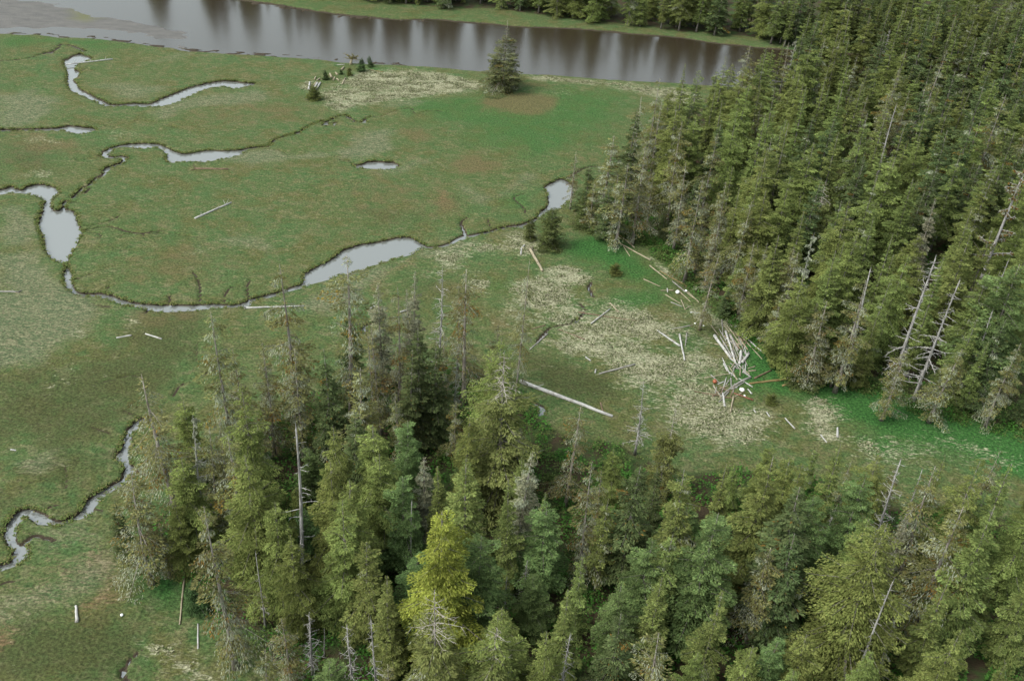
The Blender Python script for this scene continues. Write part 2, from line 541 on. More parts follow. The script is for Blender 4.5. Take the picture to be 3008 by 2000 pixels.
rill(0.8, 1.1, ('Z1', [(700, 1195), (640, 1243), (570, 1290), (500, 1350), (438, 1392), (436, 1425)]))
rill(0.75, 1.0, ('Z1', [(1845, 1005), (1872, 972), (1900, 953), (1960, 934), (2020, 918), (2060, 903), (2110, 870), (2170, 845), (2210, 832), (2250, 833)]), ('Z2', [(-30, 800), (0, 793), (40, 795), (80, 820), (110, 838), (150, 836), (172, 813), (210, 800)]))
rill(0.4, 0.45, ('Z2', [(210, 800), (280, 795), (330, 780), (400, 755), (490, 740), (500, 765), (530, 785), (570, 770), (620, 755), (700, 762)]))
rill(0.8, 1.0, ('Z1', [(-40, 418), (100, 412), (180, 405), (230, 390), (300, 370), (380, 345), (400, 325), (430, 300), (500, 315), (550, 335), (575, 350)]))
rill(1.25, 1.1, ('Z5', [(590, 147), (640, 149), (700, 140), (760, 120), (800, 96), (850, 74), (900, 70), (960, 55), (1040, 40), (1100, 20), (1180, 4), (1270, -4)]))
rill(1.3, 1.1, ('E', [(900, 868), (960, 850), (1010, 820)]))
rill(0.8, 0.8, ('E', [(1300, 455), (1380, 400), (1450, 362), (1510, 343), (1580, 335)]))
rill(0.55, 0.8, ('Z5', [(1725, 395), (1710, 430), (1730, 470), (1737, 492)]))
rill(0.6, 0.8, ('Z5', [(1645, 540), (1682, 580), (1640, 640), (1610, 660), (1550, 680), (1450, 700), (1400, 745), (1370, 780), (1355, 805)]))
rill(0.7, 0.8, ('Z5', [(1320, 1210), (1380, 1240), (1402, 1262), (1370, 1300)]))
rill(0.45, 0.6, ('Z2', [(0, 1098), (40, 1100), (78, 1112)]))
for wd, dp, t, pts in (
        (.5, .5, 'Z1', [(560, 1560), (650, 1545), (720, 1530), (790, 1500), (820, 1480)]), (.4, .4, 'Z1', [(690, 1530), (680, 1500)]),
        (.6, .6, 'Z4', [(560, 45), (640, 25), (740, 12), (820, 25), (870, 45), (980, 55), (1060, 45), (1130, 38)]), (.35, .4, 'Z4', [(980, 55), (992, 85)]),
        (.4, .4, 'Z4', [(795, 108), (830, 75), (900, 60), (1000, 58), (1200, 60), (1300, 75), (1380, 85)]), (.35, .4, 'Z4', [(692, 92), (680, 60), (600, 50)]),
        (.4, .4, 'Z1', [(440, 1390), (540, 1372), (600, 1305), (622, 1288)]), (.35, .35, 'Z1', [(445, 1396), (520, 1388), (600, 1397)]),
        (.4, .5, 'Z4', [(510, 378), (580, 350), (640, 335)]), (.5, .5, 'Z4', [(718, 442), (762, 418)]), (.45, .5, 'Z4', [(1370, 540), (1375, 430), (1350, 350), (1320, 320)]),
        (.35, .5, 'Z4', [(1165, 535), (1166, 485)]), (.35, .5, 'Z4', [(1535, 525), (1560, 450), (1600, 420)]), (.35, .5, 'Z4', [(1708, 500), (1700, 420), (1732, 368)]),
        (.3, .35, 'Z4', [(720, 300), (800, 278)]), (.4, .5, 'Z4', [(738, 562), (762, 528)]), (.5, .5, 'Z4', [(990, 604), (1032, 574)]), (.35, .4, 'Z4', [(640, 545), (700, 556), (760, 560)]),
        (.35, .35, 'Z4', [(700, 1075), (800, 1050), (900, 1030), (980, 1045)]), (.4, .4, 'Z4', [(850, 1270), (900, 1295), (955, 1312)]), (.35, .35, 'Z4', [(620, 1380), (700, 1410), (760, 1430)]),
        (.45, .45, 'Z4', [(1190, 1172), (1230, 1110), (1262, 1083)]), (.3, .3, 'Z4', [(1345, 930), (1355, 860), (1350, 800)]),
        (.7, .7, 'Z5', [(835, 0), (850, 40), (862, 78)]), (.5, .6, 'E', [(375, 960), (350, 900), (330, 850), (380, 815)]), (.4, .5, 'E', [(920, 770), (905, 720), (860, 680), (815, 640), (830, 615), (905, 595)]),
        (.3, .4, 'E', [(605, 905), (575, 840), (570, 800)]),
        (.7, .7, 'Z7', [(168, 612), (220, 568), (290, 573), (372, 596)]), (.5, .5, 'Z7', [(312, 385), (360, 360), (412, 350)]), (.6, .6, 'Z7', [(905, 100), (950, 125), (1002, 146)]), (.4, .4, 'Z7', [(640, 378), (710, 396)]),
        (.35, .35, 'Z7', [(452, 240), (458, 150), (440, 90)]), (.35, .35, 'Z7', [(540, 60), (530, 20)]), (.5, .5, 'Z7', [(0, 900), (40, 882), (95, 874)]),
        (.5, .6, 'Z7', [(960, 1350), (905, 1400), (862, 1450), (835, 1490), (850, 1530), (885, 1575)]),
        (.3, .35, 'Z1', [(650, 880), (750, 861), (800, 880)]), (.3, .3, 'Z1', [(890, 850), (930, 825), (1000, 830), (1100, 840), (1170, 850), (1200, 876), (1260, 883)]), (.35, .35, 'Z1', [(512, 1080), (540, 1105), (600, 1096), (692, 1060)]),
        (.35, .4, 'Z1', [(550, 488), (600, 470), (650, 485)]), (.3, .3, 'Z1', [(470, 855), (480, 825)]), (.3, .35, 'Z1', [(1850, 1020), (1920, 1035), (1970, 1055)]), (.4, .4, 'Z5', [(690, 745), (760, 742), (820, 735)]), (.35, .3, 'Z5', [(1700, 700), (1790, 750), (1850, 810), (1900, 880)])):
    rill(wd, dp, (t, pts))

SHORE = join(('Z1', [(-900, 200), (-300, 222), (0, 232), (150, 240), (260, 238), (400, 258), (600, 262), (850, 290), (1000, 310), (1070, 322), (1180, 330), (1260, 350), (1400, 358), (1560, 370), (1750, 380), (1960, 395), (2200, 408)]),
             ('Z2', [(0, 428), (260, 443), (450, 450), (700, 467), (950, 490), (1270, 508), (1450, 515), (1700, 535), (1900, 550), (2100, 562)]), ('Z3', [(-60, 568), (160, 585), (450, 600), (800, 615), (1500, 640), (2600, 700), (4200, 770)]))
SHORE = smooth_line(SHORE, 3)
FARSH = join(('Z1', [(-900, -340), (-300, -240), (400, -160), (1000, -90), (1500, -30), (1750, 6), (1900, 25), (2100, 60)]), ('Z2', [(0, 93), (200, 112), (420, 130), (600, 124), (800, 140), (1000, 155), (1150, 170), (1300, 180), (1500, 185), (1800, 205), (2000, 225)]),
             ('Z3', [(0, 252), (200, 285), (400, 305), (650, 330), (1000, 352), (1700, 390), (2600, 440), (4200, 520)]))
FARSH = smooth_line(FARSH, 3)
RIVER = np.concatenate([SHORE, FARSH[::-1]])
SAND = smooth_line(join(('Z1', [(-700, -120), (0, -30), (360, -6), (480, 32), (720, 92), (900, 108), (1050, 142), (1180, 163), (1300, 198), (1382, 240), (1352, 280), (1300, 302), (1230, 312), (1150, 283), (1050, 272), (950, 247), (850, 234), (700, 217), (500, 210), (300, 207), (100, 200), (0, 210), (-700, 190)])), 3)
SANDMOSS = join(('Z1', [(470, 60), (500, 30), (600, 55), (720, 97), (640, 118), (590, 140), (500, 125)]))

# colour patches: (attribute, channel, strength, soft metres, polygon)
PATCH = []


def patch(ch, k, soft, t, pts):
    PATCH.append((ch, k, soft, gpoly(t, pts)))


def blob(ch, k, t, x, y, a, b, soft=5):
    patch(ch, k, soft, t, [(x + a * math.cos(i * .5236), y + b * math.sin(i * .5236)) for i in range(12)])


patch('straw', .85, 5, 'Z2', [(-140, 640), (0, 560), (150, 500), (330, 465), (600, 475), (780, 505), (900, 560), (1000, 590), (900, 645), (700, 665), (500, 670), (300, 705), (100, 745), (0, 755), (-80, 720)])
patch('straw', .8, 4, 'Z2', [(1270, 515), (1500, 530), (1800, 555), (2000, 580), (2340, 620), (2500, 700), (2300, 720), (2100, 650), (1900, 610), (1600, 575), (1300, 560)])
blob('straw', .55, 'Z2', 1450, 640, 110, 22)
patch('straw', .75, 4, 'Z5', [(640, 210), (850, 155), (1100, 85), (1300, 60), (1440, 90), (1420, 190), (1380, 215), (1200, 195), (1050, 205), (900, 205), (820, 245), (800, 310), (700, 300)])
patch('straw', .9, 4, 'Z5', [(1100, 560), (1150, 500), (1250, 400), (1400, 300), (1530, 285), (1660, 370), (1620, 440), (1630, 500), (1550, 560), (1400, 590), (1250, 580)])
patch('straw', .55, 4, 'Z5', [(1000, 560), (1200, 570), (1400, 600), (1300, 680), (1100, 640), (980, 600)])
patch('straw', .95, 5, 'Z5', [(1390, 800), (1550, 740), (1700, 680), (1900, 610), (2100, 600), (2220, 690), (2230, 850), (2360, 900), (2400, 1000), (2200, 1110), (2000, 1140), (1880, 1070), (1850, 980), (1700, 900), (1500, 860)])
patch('straw', .72, 5, 'Z6', [(-60, 900), (100, 820), (170, 780), (230, 930), (270, 1100), (250, 1180), (350, 1290), (500, 1250), (640, 1300), (560, 1450), (300, 1520), (0, 1480), (-100, 1300)])
patch('straw', .52, 8, 'Z5', [(1250, 480), (1700, 420), (2100, 560), (2330, 640), (2480, 900), (2560, 1150), (2400, 1330), (2050, 1200), (1750, 1000), (1400, 880), (1150, 640)])
patch('straw', .9, 4, 'Z6', [(850, 1240), (950, 1200), (1050, 1270), (1115, 1330), (1060, 1400), (1100, 1480), (1000, 1500), (930, 1430), (890, 1340)])
patch('straw', .5, 6, 'Z6', [(1100, 1420), (1400, 1430), (1700, 1420), (2000, 1480), (2300, 1500), (2300, 1620), (1200, 1620)])
patch('straw', .8, 2, 'Z6', [(60, 560), (160, 590), (300, 640), (400, 680), (540, 750), (440, 750), (250, 690), (100, 640)])
patch('straw', .7, 2, 'Z5', [(2000, 100), (2150, 230), (2280, 330), (2400, 440), (2360, 460), (2200, 310), (2060, 200)])
patch('straw', .6, 3, 'Z6', [(1650, 1280), (1900, 1290), (2200, 1370), (2100, 1380), (1800, 1330)])
patch('straw', .8, 4, 'Z7', [(1000, 1330), (1150, 1280), (1250, 1330), (1340, 1420), (1420, 1560), (1250, 1540), (1150, 1420), (1010, 1395)])
patch('straw', .55, 3, 'Z7', [(870, 790), (900, 860), (920, 980), (880, 1000), (850, 900)])
blob('straw', .7, 'Z5', 945, 430, 55, 55, 3)
blob('straw', .6, 'Z4', 540, 750, 40, 40, 3)
blob('straw', .62, 'Z4', 385, 1070, 75, 28, 3)
blob('straw', .6, 'Z4', 490, 990, 50, 25, 3)
blob('straw', .55, 'Z4', 880, 900, 40, 25, 3)
blob('straw', .5, 'Z4', 860, 690, 60, 30, 3)
blob('straw', .45, 'Z1', 850, 930, 130, 40, 4)
blob('straw', .4, 'Z1', 280, 960, 150, 30, 4)
blob('straw', .5, 'Z1', 230, 1200, 120, 20, 3)
blob('straw', .45, 'Z4', 1400, 170, 50, 28, 3)
blob('straw', .7, 'Z1', 2120, 600, 60, 40, 2)
patch('straw', .5, 3, 'Z5', [(560, 330), (700, 300), (820, 320), (980, 320), (940, 350), (760, 350)])
patch('sedge', .85, 6, 'Z1', [(-60, 640), (200, 630), (350, 660), (385, 770), (250, 860), (-60, 872)])
patch('sedge', .95, 6, 'Z4', [(-60, 220), (250, 195), (330, 270), (430, 430), (560, 500), (720, 590), (880, 620), (700, 640), (570, 730), (400, 860), (300, 960), (150, 960), (-60, 990)])
patch('sedge', .8, 4, 'Z1', [(0, 1440), (80, 1400), (200, 1420), (250, 1480), (240, 1568), (200, 1700), (60, 1680), (20, 1568)])
patch('sedge', .85, 4, 'Z2', [(150, 900), (300, 890), (390, 960), (350, 1030), (200, 1080), (0, 1095), (-60, 1040), (20, 1000)])
patch('sedge', .7, 5, 'Z2', [(820, 1270), (1040, 1340), (1150, 1300), (1300, 1180), (1330, 1230), (1150, 1340), (980, 1420), (880, 1360)])
patch('sedge', .85, 4, 'Z1', [(1560, 1085), (1750, 1030), (1870, 1020), (1990, 1050), (2260, 1065), (1900, 1125), (1700, 1155)])
patch('sedge', .65, 5, 'Z1', [(620, 580), (900, 560), (1150, 600), (1050, 650), (900, 690), (680, 620)])
patch('sedge', .7, 4, 'Z1', [(1050, 745), (1250, 690), (1500, 640), (1750, 620), (1980, 660), (1800, 700), (1400, 740), (1100, 810)])
patch('sedge', .6, 4, 'Z1', [(1150, 340), (1350, 360), (1200, 430), (950, 450), (1100, 400)])
patch('sedge', .75, 3, 'Z5', [(-150, 400), (0, 345), (250, 275), (450, 220), (700, 160), (1000, 80), (1250, 30), (1250, 60), (1000, 110), (700, 200), (450, 270), (300, 330), (200, 420), (100, 560), (-100, 620), (-250, 560)])
patch('sedge', .6, 4, 'Z4', [(1500, 110), (1750, 70), (1870, 120), (1930, 160), (1840, 210), (1700, 160)])
patch('sedge', .8, 4, 'Z7', [(80, 70), (200, 20), (330, 20), (340, 90), (240, 135), (120, 110)])
patch('sedge', .75, 6, 'Z7', [(-60, 1000), (300, 840), (480, 780), (760, 700), (860, 840), (780, 960), (560, 1010), (300, 1080), (100, 1120), (-60, 1200)])
patch('sedge', .5, 5, 'Z7', [(250, 470), (420, 500), (640, 420), (640, 640), (400, 720), (220, 760)])
patch('sedge', .6, 4, 'Z2', [(250, 720), (450, 680), (650, 690), (500, 730), (300, 750)])
patch('sedge', .55, 4, 'Z2', [(250, 1190), (420, 1120), (640, 1080), (640, 1120), (420, 1190)])
blob('red', .6, 'Z2', 700, 1350, 60, 45)
blob('red', .55, 'E', 1450, 270, 40, 35, 3)
patch('red', .8, 6, 'Z7', [(640, 740), (780, 820), (850, 900), (820, 1000), (640, 1090), (540, 1090), (560, 1030), (700, 920)])
blob('red', .75, 'Z5', 260, 590, 75, 22, 3)
blob('red', .55, 'Z4', 860, 640, 60, 20, 3)
blob('red', .7, 'Z7', 10, 1240, 45, 90, 3)
patch('red', .5, 3, 'Z5', [(200, 340), (480, 240), (600, 220), (560, 270), (300, 350), (230, 480), (190, 440)])
blob('brown', .95, 'Z2', 1240, 715, 290, 75)
blob('brown', .9, 'Z2', 920, 1130, 150, 65)
blob('brown', .8, 'Z2', 540, 920, 95, 38)
blob('brown', .8, 'Z2', 720, 1400, 130, 80)
blob('brown', .45, 'Z2', 250, 1330, 420, 130, 12)
blob('brown', .5, 'Z5', 1200, 640, 280, 70, 6)
blob('brown', .55, 'Z4', 1000, 640, 320, 60, 8)
blob('brown', .5, 'B', 1100, 690, 330, 110, 4)
blob('brown', .62, 'Z1', 300, 1000, 300, 60, 12)
blob('brown', .6, 'Z1', 1700, 760, 420, 60, 14)
blob('brown', .6, 'Z4', 1300, 250, 380, 90, 14)
blob('red', .7, 'Z7', 420, 880, 260, 90, 8)
patch('dark', .75, 12, 'Z4', [(-100, 1010), (300, 880), (700, 820), (1000, 620), (1400, 600), (1450, 900), (1300, 1100), (1050, 1330), (800, 1568), (-100, 1568)])
patch('dark', .7, 10, 'Z7', [(-60, 0), (800, 0), (800, 120), (400, 360), (200, 340), (50, 430), (-60, 700)])
patch('dark', .9, 8, 'Z7', [(-60, 1330), (150, 1120), (560, 1110), (700, 1090), (900, 1160), (1100, 1200), (1000, 1330), (900, 1580), (-60, 1580)])
patch('dark', .6, 10, 'Z1', [(0, 1000), (200, 980), (400, 1060), (300, 1180), (100, 1190), (0, 1160)])
patch('dark', .55, 10, 'Z2', [(100, 1420), (500, 1400), (700, 1470), (400, 1568), (100, 1568)])
patch('dark', .85, 5, 'Z5', [(1250, 900), (1420, 860), (1650, 950), (1850, 1020), (1900, 1120), (2000, 1170), (1950, 1250), (1650, 1190), (1300, 1060)])
patch('dark', .5, 6, 'Z5', [(450, 380), (900, 330), (1000, 400), (900, 560), (500, 560)])
patch('lush', 1.1, 7, 'Z6', [(980, 1060), (1380, 1075), (1700, 1190), (2000, 1310), (2400, 1390), (2800, 1440), (2800, 1800), (2300, 1700), (1900, 1600), (1500, 1540), (1200, 1430), (1080, 1240), (900, 1200), (700, 1190), (480, 1120), (430, 1000), (460, 840), (600, 880), (760, 960)])
patch('lush', .85, 7, 'Z5', [(1420, 190), (1560, 150), (1700, 70), (1850, 60), (2060, 90), (2130, 230), (2250, 400), (2200, 430), (1950, 420), (1800, 300), (1650, 230)])
patch('lush', .6, 6, 'Z5', [(1800, 420), (2200, 430), (2300, 520), (2100, 590), (1900, 600), (1800, 520)])
patch('lush', .9, 6, 'Z7', [(880, 800), (1000, 820), (1150, 760), (1270, 780), (1270, 1050), (1100, 1090), (980, 1040), (900, 920)])
patch('lush', .55, 14, 'Z2', [(300, 620), (900, 640), (1100, 630), (1500, 580), (1900, 620), (2050, 760), (1950, 900), (1700, 1030), (1350, 1080), (1050, 1060), (900, 1000), (700, 860), (400, 800)])
patch('lush', .5, 6, 'Z2', [(1000, 1350), (1200, 1300), (1400, 1350), (1330, 1480), (1100, 1520)])
patch('lush', .6, 4, 'Z2', [(0, 540), (200, 450), (400, 450), (330, 500), (120, 560)])
patch('lush', .55, 8, 'Z1', [(0, 240), (600, 270), (1000, 320), (800, 370), (400, 300), (0, 330)])
patch('lush', .5, 6, 'Z5', [(950, 470), (1050, 390), (1150, 380), (1180, 450), (1000, 530)])
patch('lush', .6, 5, 'Z5', [(450, 1080), (700, 1000), (1000, 1350), (700, 1450), (500, 1300)])

FOREST_NEAR = gpoly('F', [(300, 1290), (370, 1180), (460, 1080), (560, 990), (700, 930), (850, 890), (960, 860), (1100, 860), (1190, 910), (1240, 960), (1330, 1010), (1420, 1030), (1520, 1080), (1650, 1090), (1750, 1085), (1900, 1110), (2050, 1160), (2200, 1190), (2420, 1220), (2700, 1300), (2700, 3200), (500, 3200), (640, 1568), (590, 1500), (520, 1440), (470, 1380), (430, 1310), (360, 1310)])
FOREST_EAST = gpoly('F', [(1455, 545), (1510, 560), (1590, 640), (1640, 690), (1735, 770), (1830, 850), (1900, 862), (2000, 890), (2150, 945), (2358, 995), (2900, 1060), (3400, 600), (3000, 290), (2500, 262), (2000, 240), (1800, 222), (1660, 212), (1600, 240), (1530, 300), (1480, 360), (1440, 420), (1420, 490)])
FAR_LINE = join(('Z1', [(-300, -330), (400, -240), (1000, -170), (1700, -80), (2200, -30)]), ('Z2', [(0, -10), (500, 30), (700, 52), (1100, 62), (1300, 100), (1600, 130), (2000, 165), (2340, 215)]), ('Z3', [(350, 235), (550, 262), (900, 290), (1700, 330), (2600, 390), (4200, 460)]))
FOREST_FAR = np.concatenate([FAR_LINE, (FAR_LINE + np.array([10, 110]))[::-1]])


# ------------------------------------------------------------------ terrain
def axis(stops):
    out = [stops[0][0]]
    for (a, _), (b, s) in zip(stops[:-1], stops[1:]):
        n = max(1, int(round((b - a) / s)))
        out += list(a + (b - a) * np.arange(1, n + 1) / n)
    return np.array(out)


XS = axis([(-3000, 0), (-700, 230), (-260, 20), (-175, 2.0), (-100, .8), (52, .48), (110, .8), (260, 2.0), (700, 22), (3000, 230)])
YS = axis([(-1200, 0), (0, 120), (60, 6), (82, .5), (200, .36), (262, .48), (345, .75), (420, 1.6), (560, 4), (900, 24), (4000, 260)])
X, Y = np.meshgrid(XS, YS)
print('terrain', X.shape, X.size)


def terrain_base(x, y):
    return 0.30 * (fbm(x / 21.0, y / 21.0, 5, 3) - 0.5) + 0.10 * (fbm(x / 3.1, y / 3.1, 11, 2) - 0.5)


Z = terrain_base(X, Y)
CARVE = np.zeros(X.shape)


def bbox_mask(pts, m):
    x0, y0 = pts.min(0) - m
    x1, y1 = pts.max(0) + m
    i0, i1 = np.searchsorted(XS, [x0, x1])
    j0, j1 = np.searchsorted(YS, [y0, y1])
    return slice(max(j0 - 1, 0), j1 + 1), slice(max(i0 - 1, 0), i1 + 1)


jit = (fbm(X / 1.6, Y / 1.6, 21, 2) - 0.5) * 0.6
for pi, p in enumerate(POND):
    q = smooth_line(np.vstack([p, p[:1]]), 2)[:-1] if len(p) > 12 else p
    s = bbox_mask(q, 2)
    d = sdist(X[s], Y[s], q) + jit[s] * 0.6 + (0.32 if pi == 6 else 0.08)
    CARVE[s] = np.maximum(CARVE[s], 1.25 * sstep(-0.08, 0.30, d))
for p, wdt, dep in RILL:
    s = bbox_mask(p, 2)
    d = seg_dist(X[s], Y[s], p)
    wv = max(wdt, 0.5) * (0.75 + 0.5 * vnoise(X[s] / 4, Y[s] / 4, 17))
    CARVE[s] = np.maximum(CARVE[s], dep * (1 - sstep(wv * 0.22, wv * 0.62, d + jit[s] * 0.15)))
s = bbox_mask(RIVER, 20)
dr = np.full(X.shape, -99.0)
dr[s] = sdist(X[s], Y[s], RIVER) + jit[s] * 1.2
CARVE = np.maximum(CARVE, 2.4 * sstep(-0.6, 3.2, dr) + 0.0)
# far bank is a low mud slope under the grass
dfar = seg_dist(X[s], Y[s], FARSH)
ZR = np.zeros(X.shape)
sandd = np.full(X.shape, -99.0)
s2 = bbox_mask(SAND, 12)
sandd[s2] = sdist(X[s2], Y[s2], SAND) + (fbm(X[s2] / 5, Y[s2] / 5, 31, 3) - 0.5) * 3
Zc = Z - CARVE
sand_z = -0.60 + 0.42 * sstep(0, 22, sandd) + 0.10 * (fbm(X / 6.0, Y / 3.0, 41, 3) - 0.5)
in_river = dr > 0.5
Zc = np.where(in_river & (sandd > -2), np.maximum(Zc, sand_z * sstep(-2, 0, sandd) + Zc * (1 - sstep(-2, 0, sandd))), Zc)
# mud flats along the near shore
mudn = fbm(X / 3.0, Y / 1.6, 51, 3)
flat = in_river & (dr < 4.5) & (mudn > 0.56) & (X < -40)
Zc = np.where(flat, np.maximum(Zc, -0.50 + 0.3 * (mudn - 0.56)), Zc)
Z = Zc
TX, TY, TZ = XS, YS, Z


def height(x, y):
    i = int(np.clip(np.searchsorted(TX, x) - 1, 0, len(TX) - 2))
    j = int(np.clip(np.searchsorted(TY, y) - 1, 0, len(TY) - 2))
    fx, fy = (x - TX[i]) / (TX[i + 1] - TX[i]), (y - TY[j]) / (TY[j + 1] - TY[j])
    return float((TZ[j, i] * (1 - fx) + TZ[j, i + 1] * fx) * (1 - fy) + (TZ[j + 1, i] * (1 - fx) + TZ[j + 1, i + 1] * fx) * fy)


MASK = {k: np.zeros(X.shape, np.float32) for k in ('straw', 'sedge', 'brown', 'dark', 'lush', 'red', 'forest', 'sand', 'moss')}
wig = (fbm(X / 7.0, Y / 7.0, 61, 3) - 0.5) * 2
for ch, k, soft, p in PATCH:
    s = bbox_mask(p, soft + 4)
    d = sdist(X[s], Y[s], p) + wig[s] * soft * 0.8
    MASK[ch][s] = np.maximum(MASK[ch][s], k * sstep(-soft, soft, d))
for p, soft in ((FOREST_NEAR, 2.5), (FOREST_EAST, 2.5), (FOREST_FAR, 2.5)):
    d = sdist(X, Y, p) + wig * 2.0
    MASK['forest'] = np.maximum(MASK['forest'], sstep(-soft, soft, d))
MASK['sand'] = np.where(in_river & (sandd > -2.5), 1.0, 0.0).astype(np.float32)
dm = sdist(X, Y, SANDMOSS)
MASK['moss'] = sstep(-4, 4, dm + wig * 3).astype(np.float32)
MASK['straw'] = (MASK['straw'] * (0.36 + 0.86 * fbm(X / 8.0, Y / 6.0, 71, 3))).astype(np.float32)
for c in ('straw', 'sedge', 'lush', 'red', 'brown'):
    MASK[c] = MASK[c] * (1 - MASK['sand'])

ny, nx = X.shape
vid = np.arange(nx * ny).reshape(ny, nx)
quads = np.stack([vid[:-1, :-1], vid[:-1, 1:], vid[1:, 1:], vid[1:, :-1]], -1).reshape(-1, 4)
M_GROUND = ground_material()
gm = np_mesh('marsh_ground', np.stack([X, Y, Z], -1).reshape(-1, 3), quads, 4, None, (M_GROUND,), smooth=True)
for nm_, chs in (('patch_a', ('straw', 'sedge', 'brown')), ('patch_b', ('dark', 'lush', 'red')), ('patch_c', ('forest', 'sand', 'moss'))):
    a = gm.color_attributes.new(nm_, 'FLOAT_COLOR', 'POINT')
    c = np.ones((nx * ny, 4), np.float32)
    for i, k in enumerate(chs):
        c[:, i] = MASK[k].ravel()
    if nm_ == 'patch_c':
        c[:, 3] = np.clip(CARVE, 0, 1).ravel()
    a.data.foreach_set('color', c.ravel())


def link(name, me, parent=None, **props):
    o = bpy.data.objects.new(name, me)
    COL.objects.link(o)
    if parent is not None:
        o.parent = parent
    for k, v in props.items():
        o[k] = v
    return o


link('marsh_ground', gm, kind='structure', label='flat green tidal marsh with straw patches and winding creek banks', category='ground')

# ------------------------------------------------------------------ water
WZ = -0.56
import bmesh


def sheet(name, pts, z, mat, **props):
    bm = bmesh.new()
    vs_ = [bm.verts.new((x, y, z)) for x, y in pts]
    f = bm.faces.new(vs_)
    bmesh.ops.triangulate(bm, faces=[f])
    bmesh.ops.recalc_face_normals(bm, faces=bm.faces)
    if bm.faces[:][0].normal.z < 0:
        bmesh.ops.reverse_faces(bm, faces=bm.faces)
    me = bpy.data.meshes.new(name)
    bm.to_mesh(me)
    bm.free()
    me.materials.append(mat)
    return link(name, me, kind='structure', **props)


M_RIVER = water_material('river_water', (0.026, 0.019, 0.010), 0.16, 0.20, 1.95)
M_CREEK = water_material('creek_water', (0.13, 0.135, 0.125), 0.02, 0.03, 3.2)
rim = np.concatenate([SHORE + np.array([0, -1.6]), (FARSH + np.array([0, 2.5]))[::-1]])
sheet('river', rim, WZ, M_RIVER, label='broad brown river reflecting the pale sky and dark far forest', category='river')
cr = np.concatenate([[(SHORE[0][0], 60), (70, 60), (70, SHORE[-1][1] * 0 + 300)], [p + np.array([0, -1.7]) for p in SHORE[::-1] if p[0] < 65]])
sheet('tidal_creek', cr, WZ, M_CREEK, label='still pale water lying in the winding marsh creeks and ponds', category='water')

# ------------------------------------------------------------------ tree prototypes (each: trunk mesh, crown mesh; 1 unit = 1 m at the given height)
PROTO = {}
STAT = []


def trunk_line(rng, H, sweep=0.25, lean=0.0, k=9):
    z = np.linspace(0, 1, k)
    a, b = rng.uniform(0, 6.28), rng.uniform(0, 6.28)
    x = sweep * np.sin(z * 3.1 + a) - sweep * math.sin(a)
    y = sweep * np.sin(z * 2.6 + b) - sweep * math.sin(b)
    return np.stack([x, y, z * H], -1)


def at_line(line, H, z):
    t = np.clip(z / H, 0, 1) * (len(line) - 1)
    i = np.minimum(t.astype(int), len(line) - 2)
    f = (t - i)[:, None]
    return line[i] * (1 - f) + line[i + 1] * f


GREEN = (0.066, 0.090, 0.028)
OLIVE = (0.112, 0.118, 0.034)
BLUEG = (0.062, 0.098, 0.042)
YELLOW = (0.250, 0.235, 0.030)
BROWNG = (0.085, 0.082, 0.038)
DARKG = (0.046, 0.066, 0.024)
LICH = (0.285, 0.305, 0.215)
MOSS = (0.170, 0.110, 0.030)


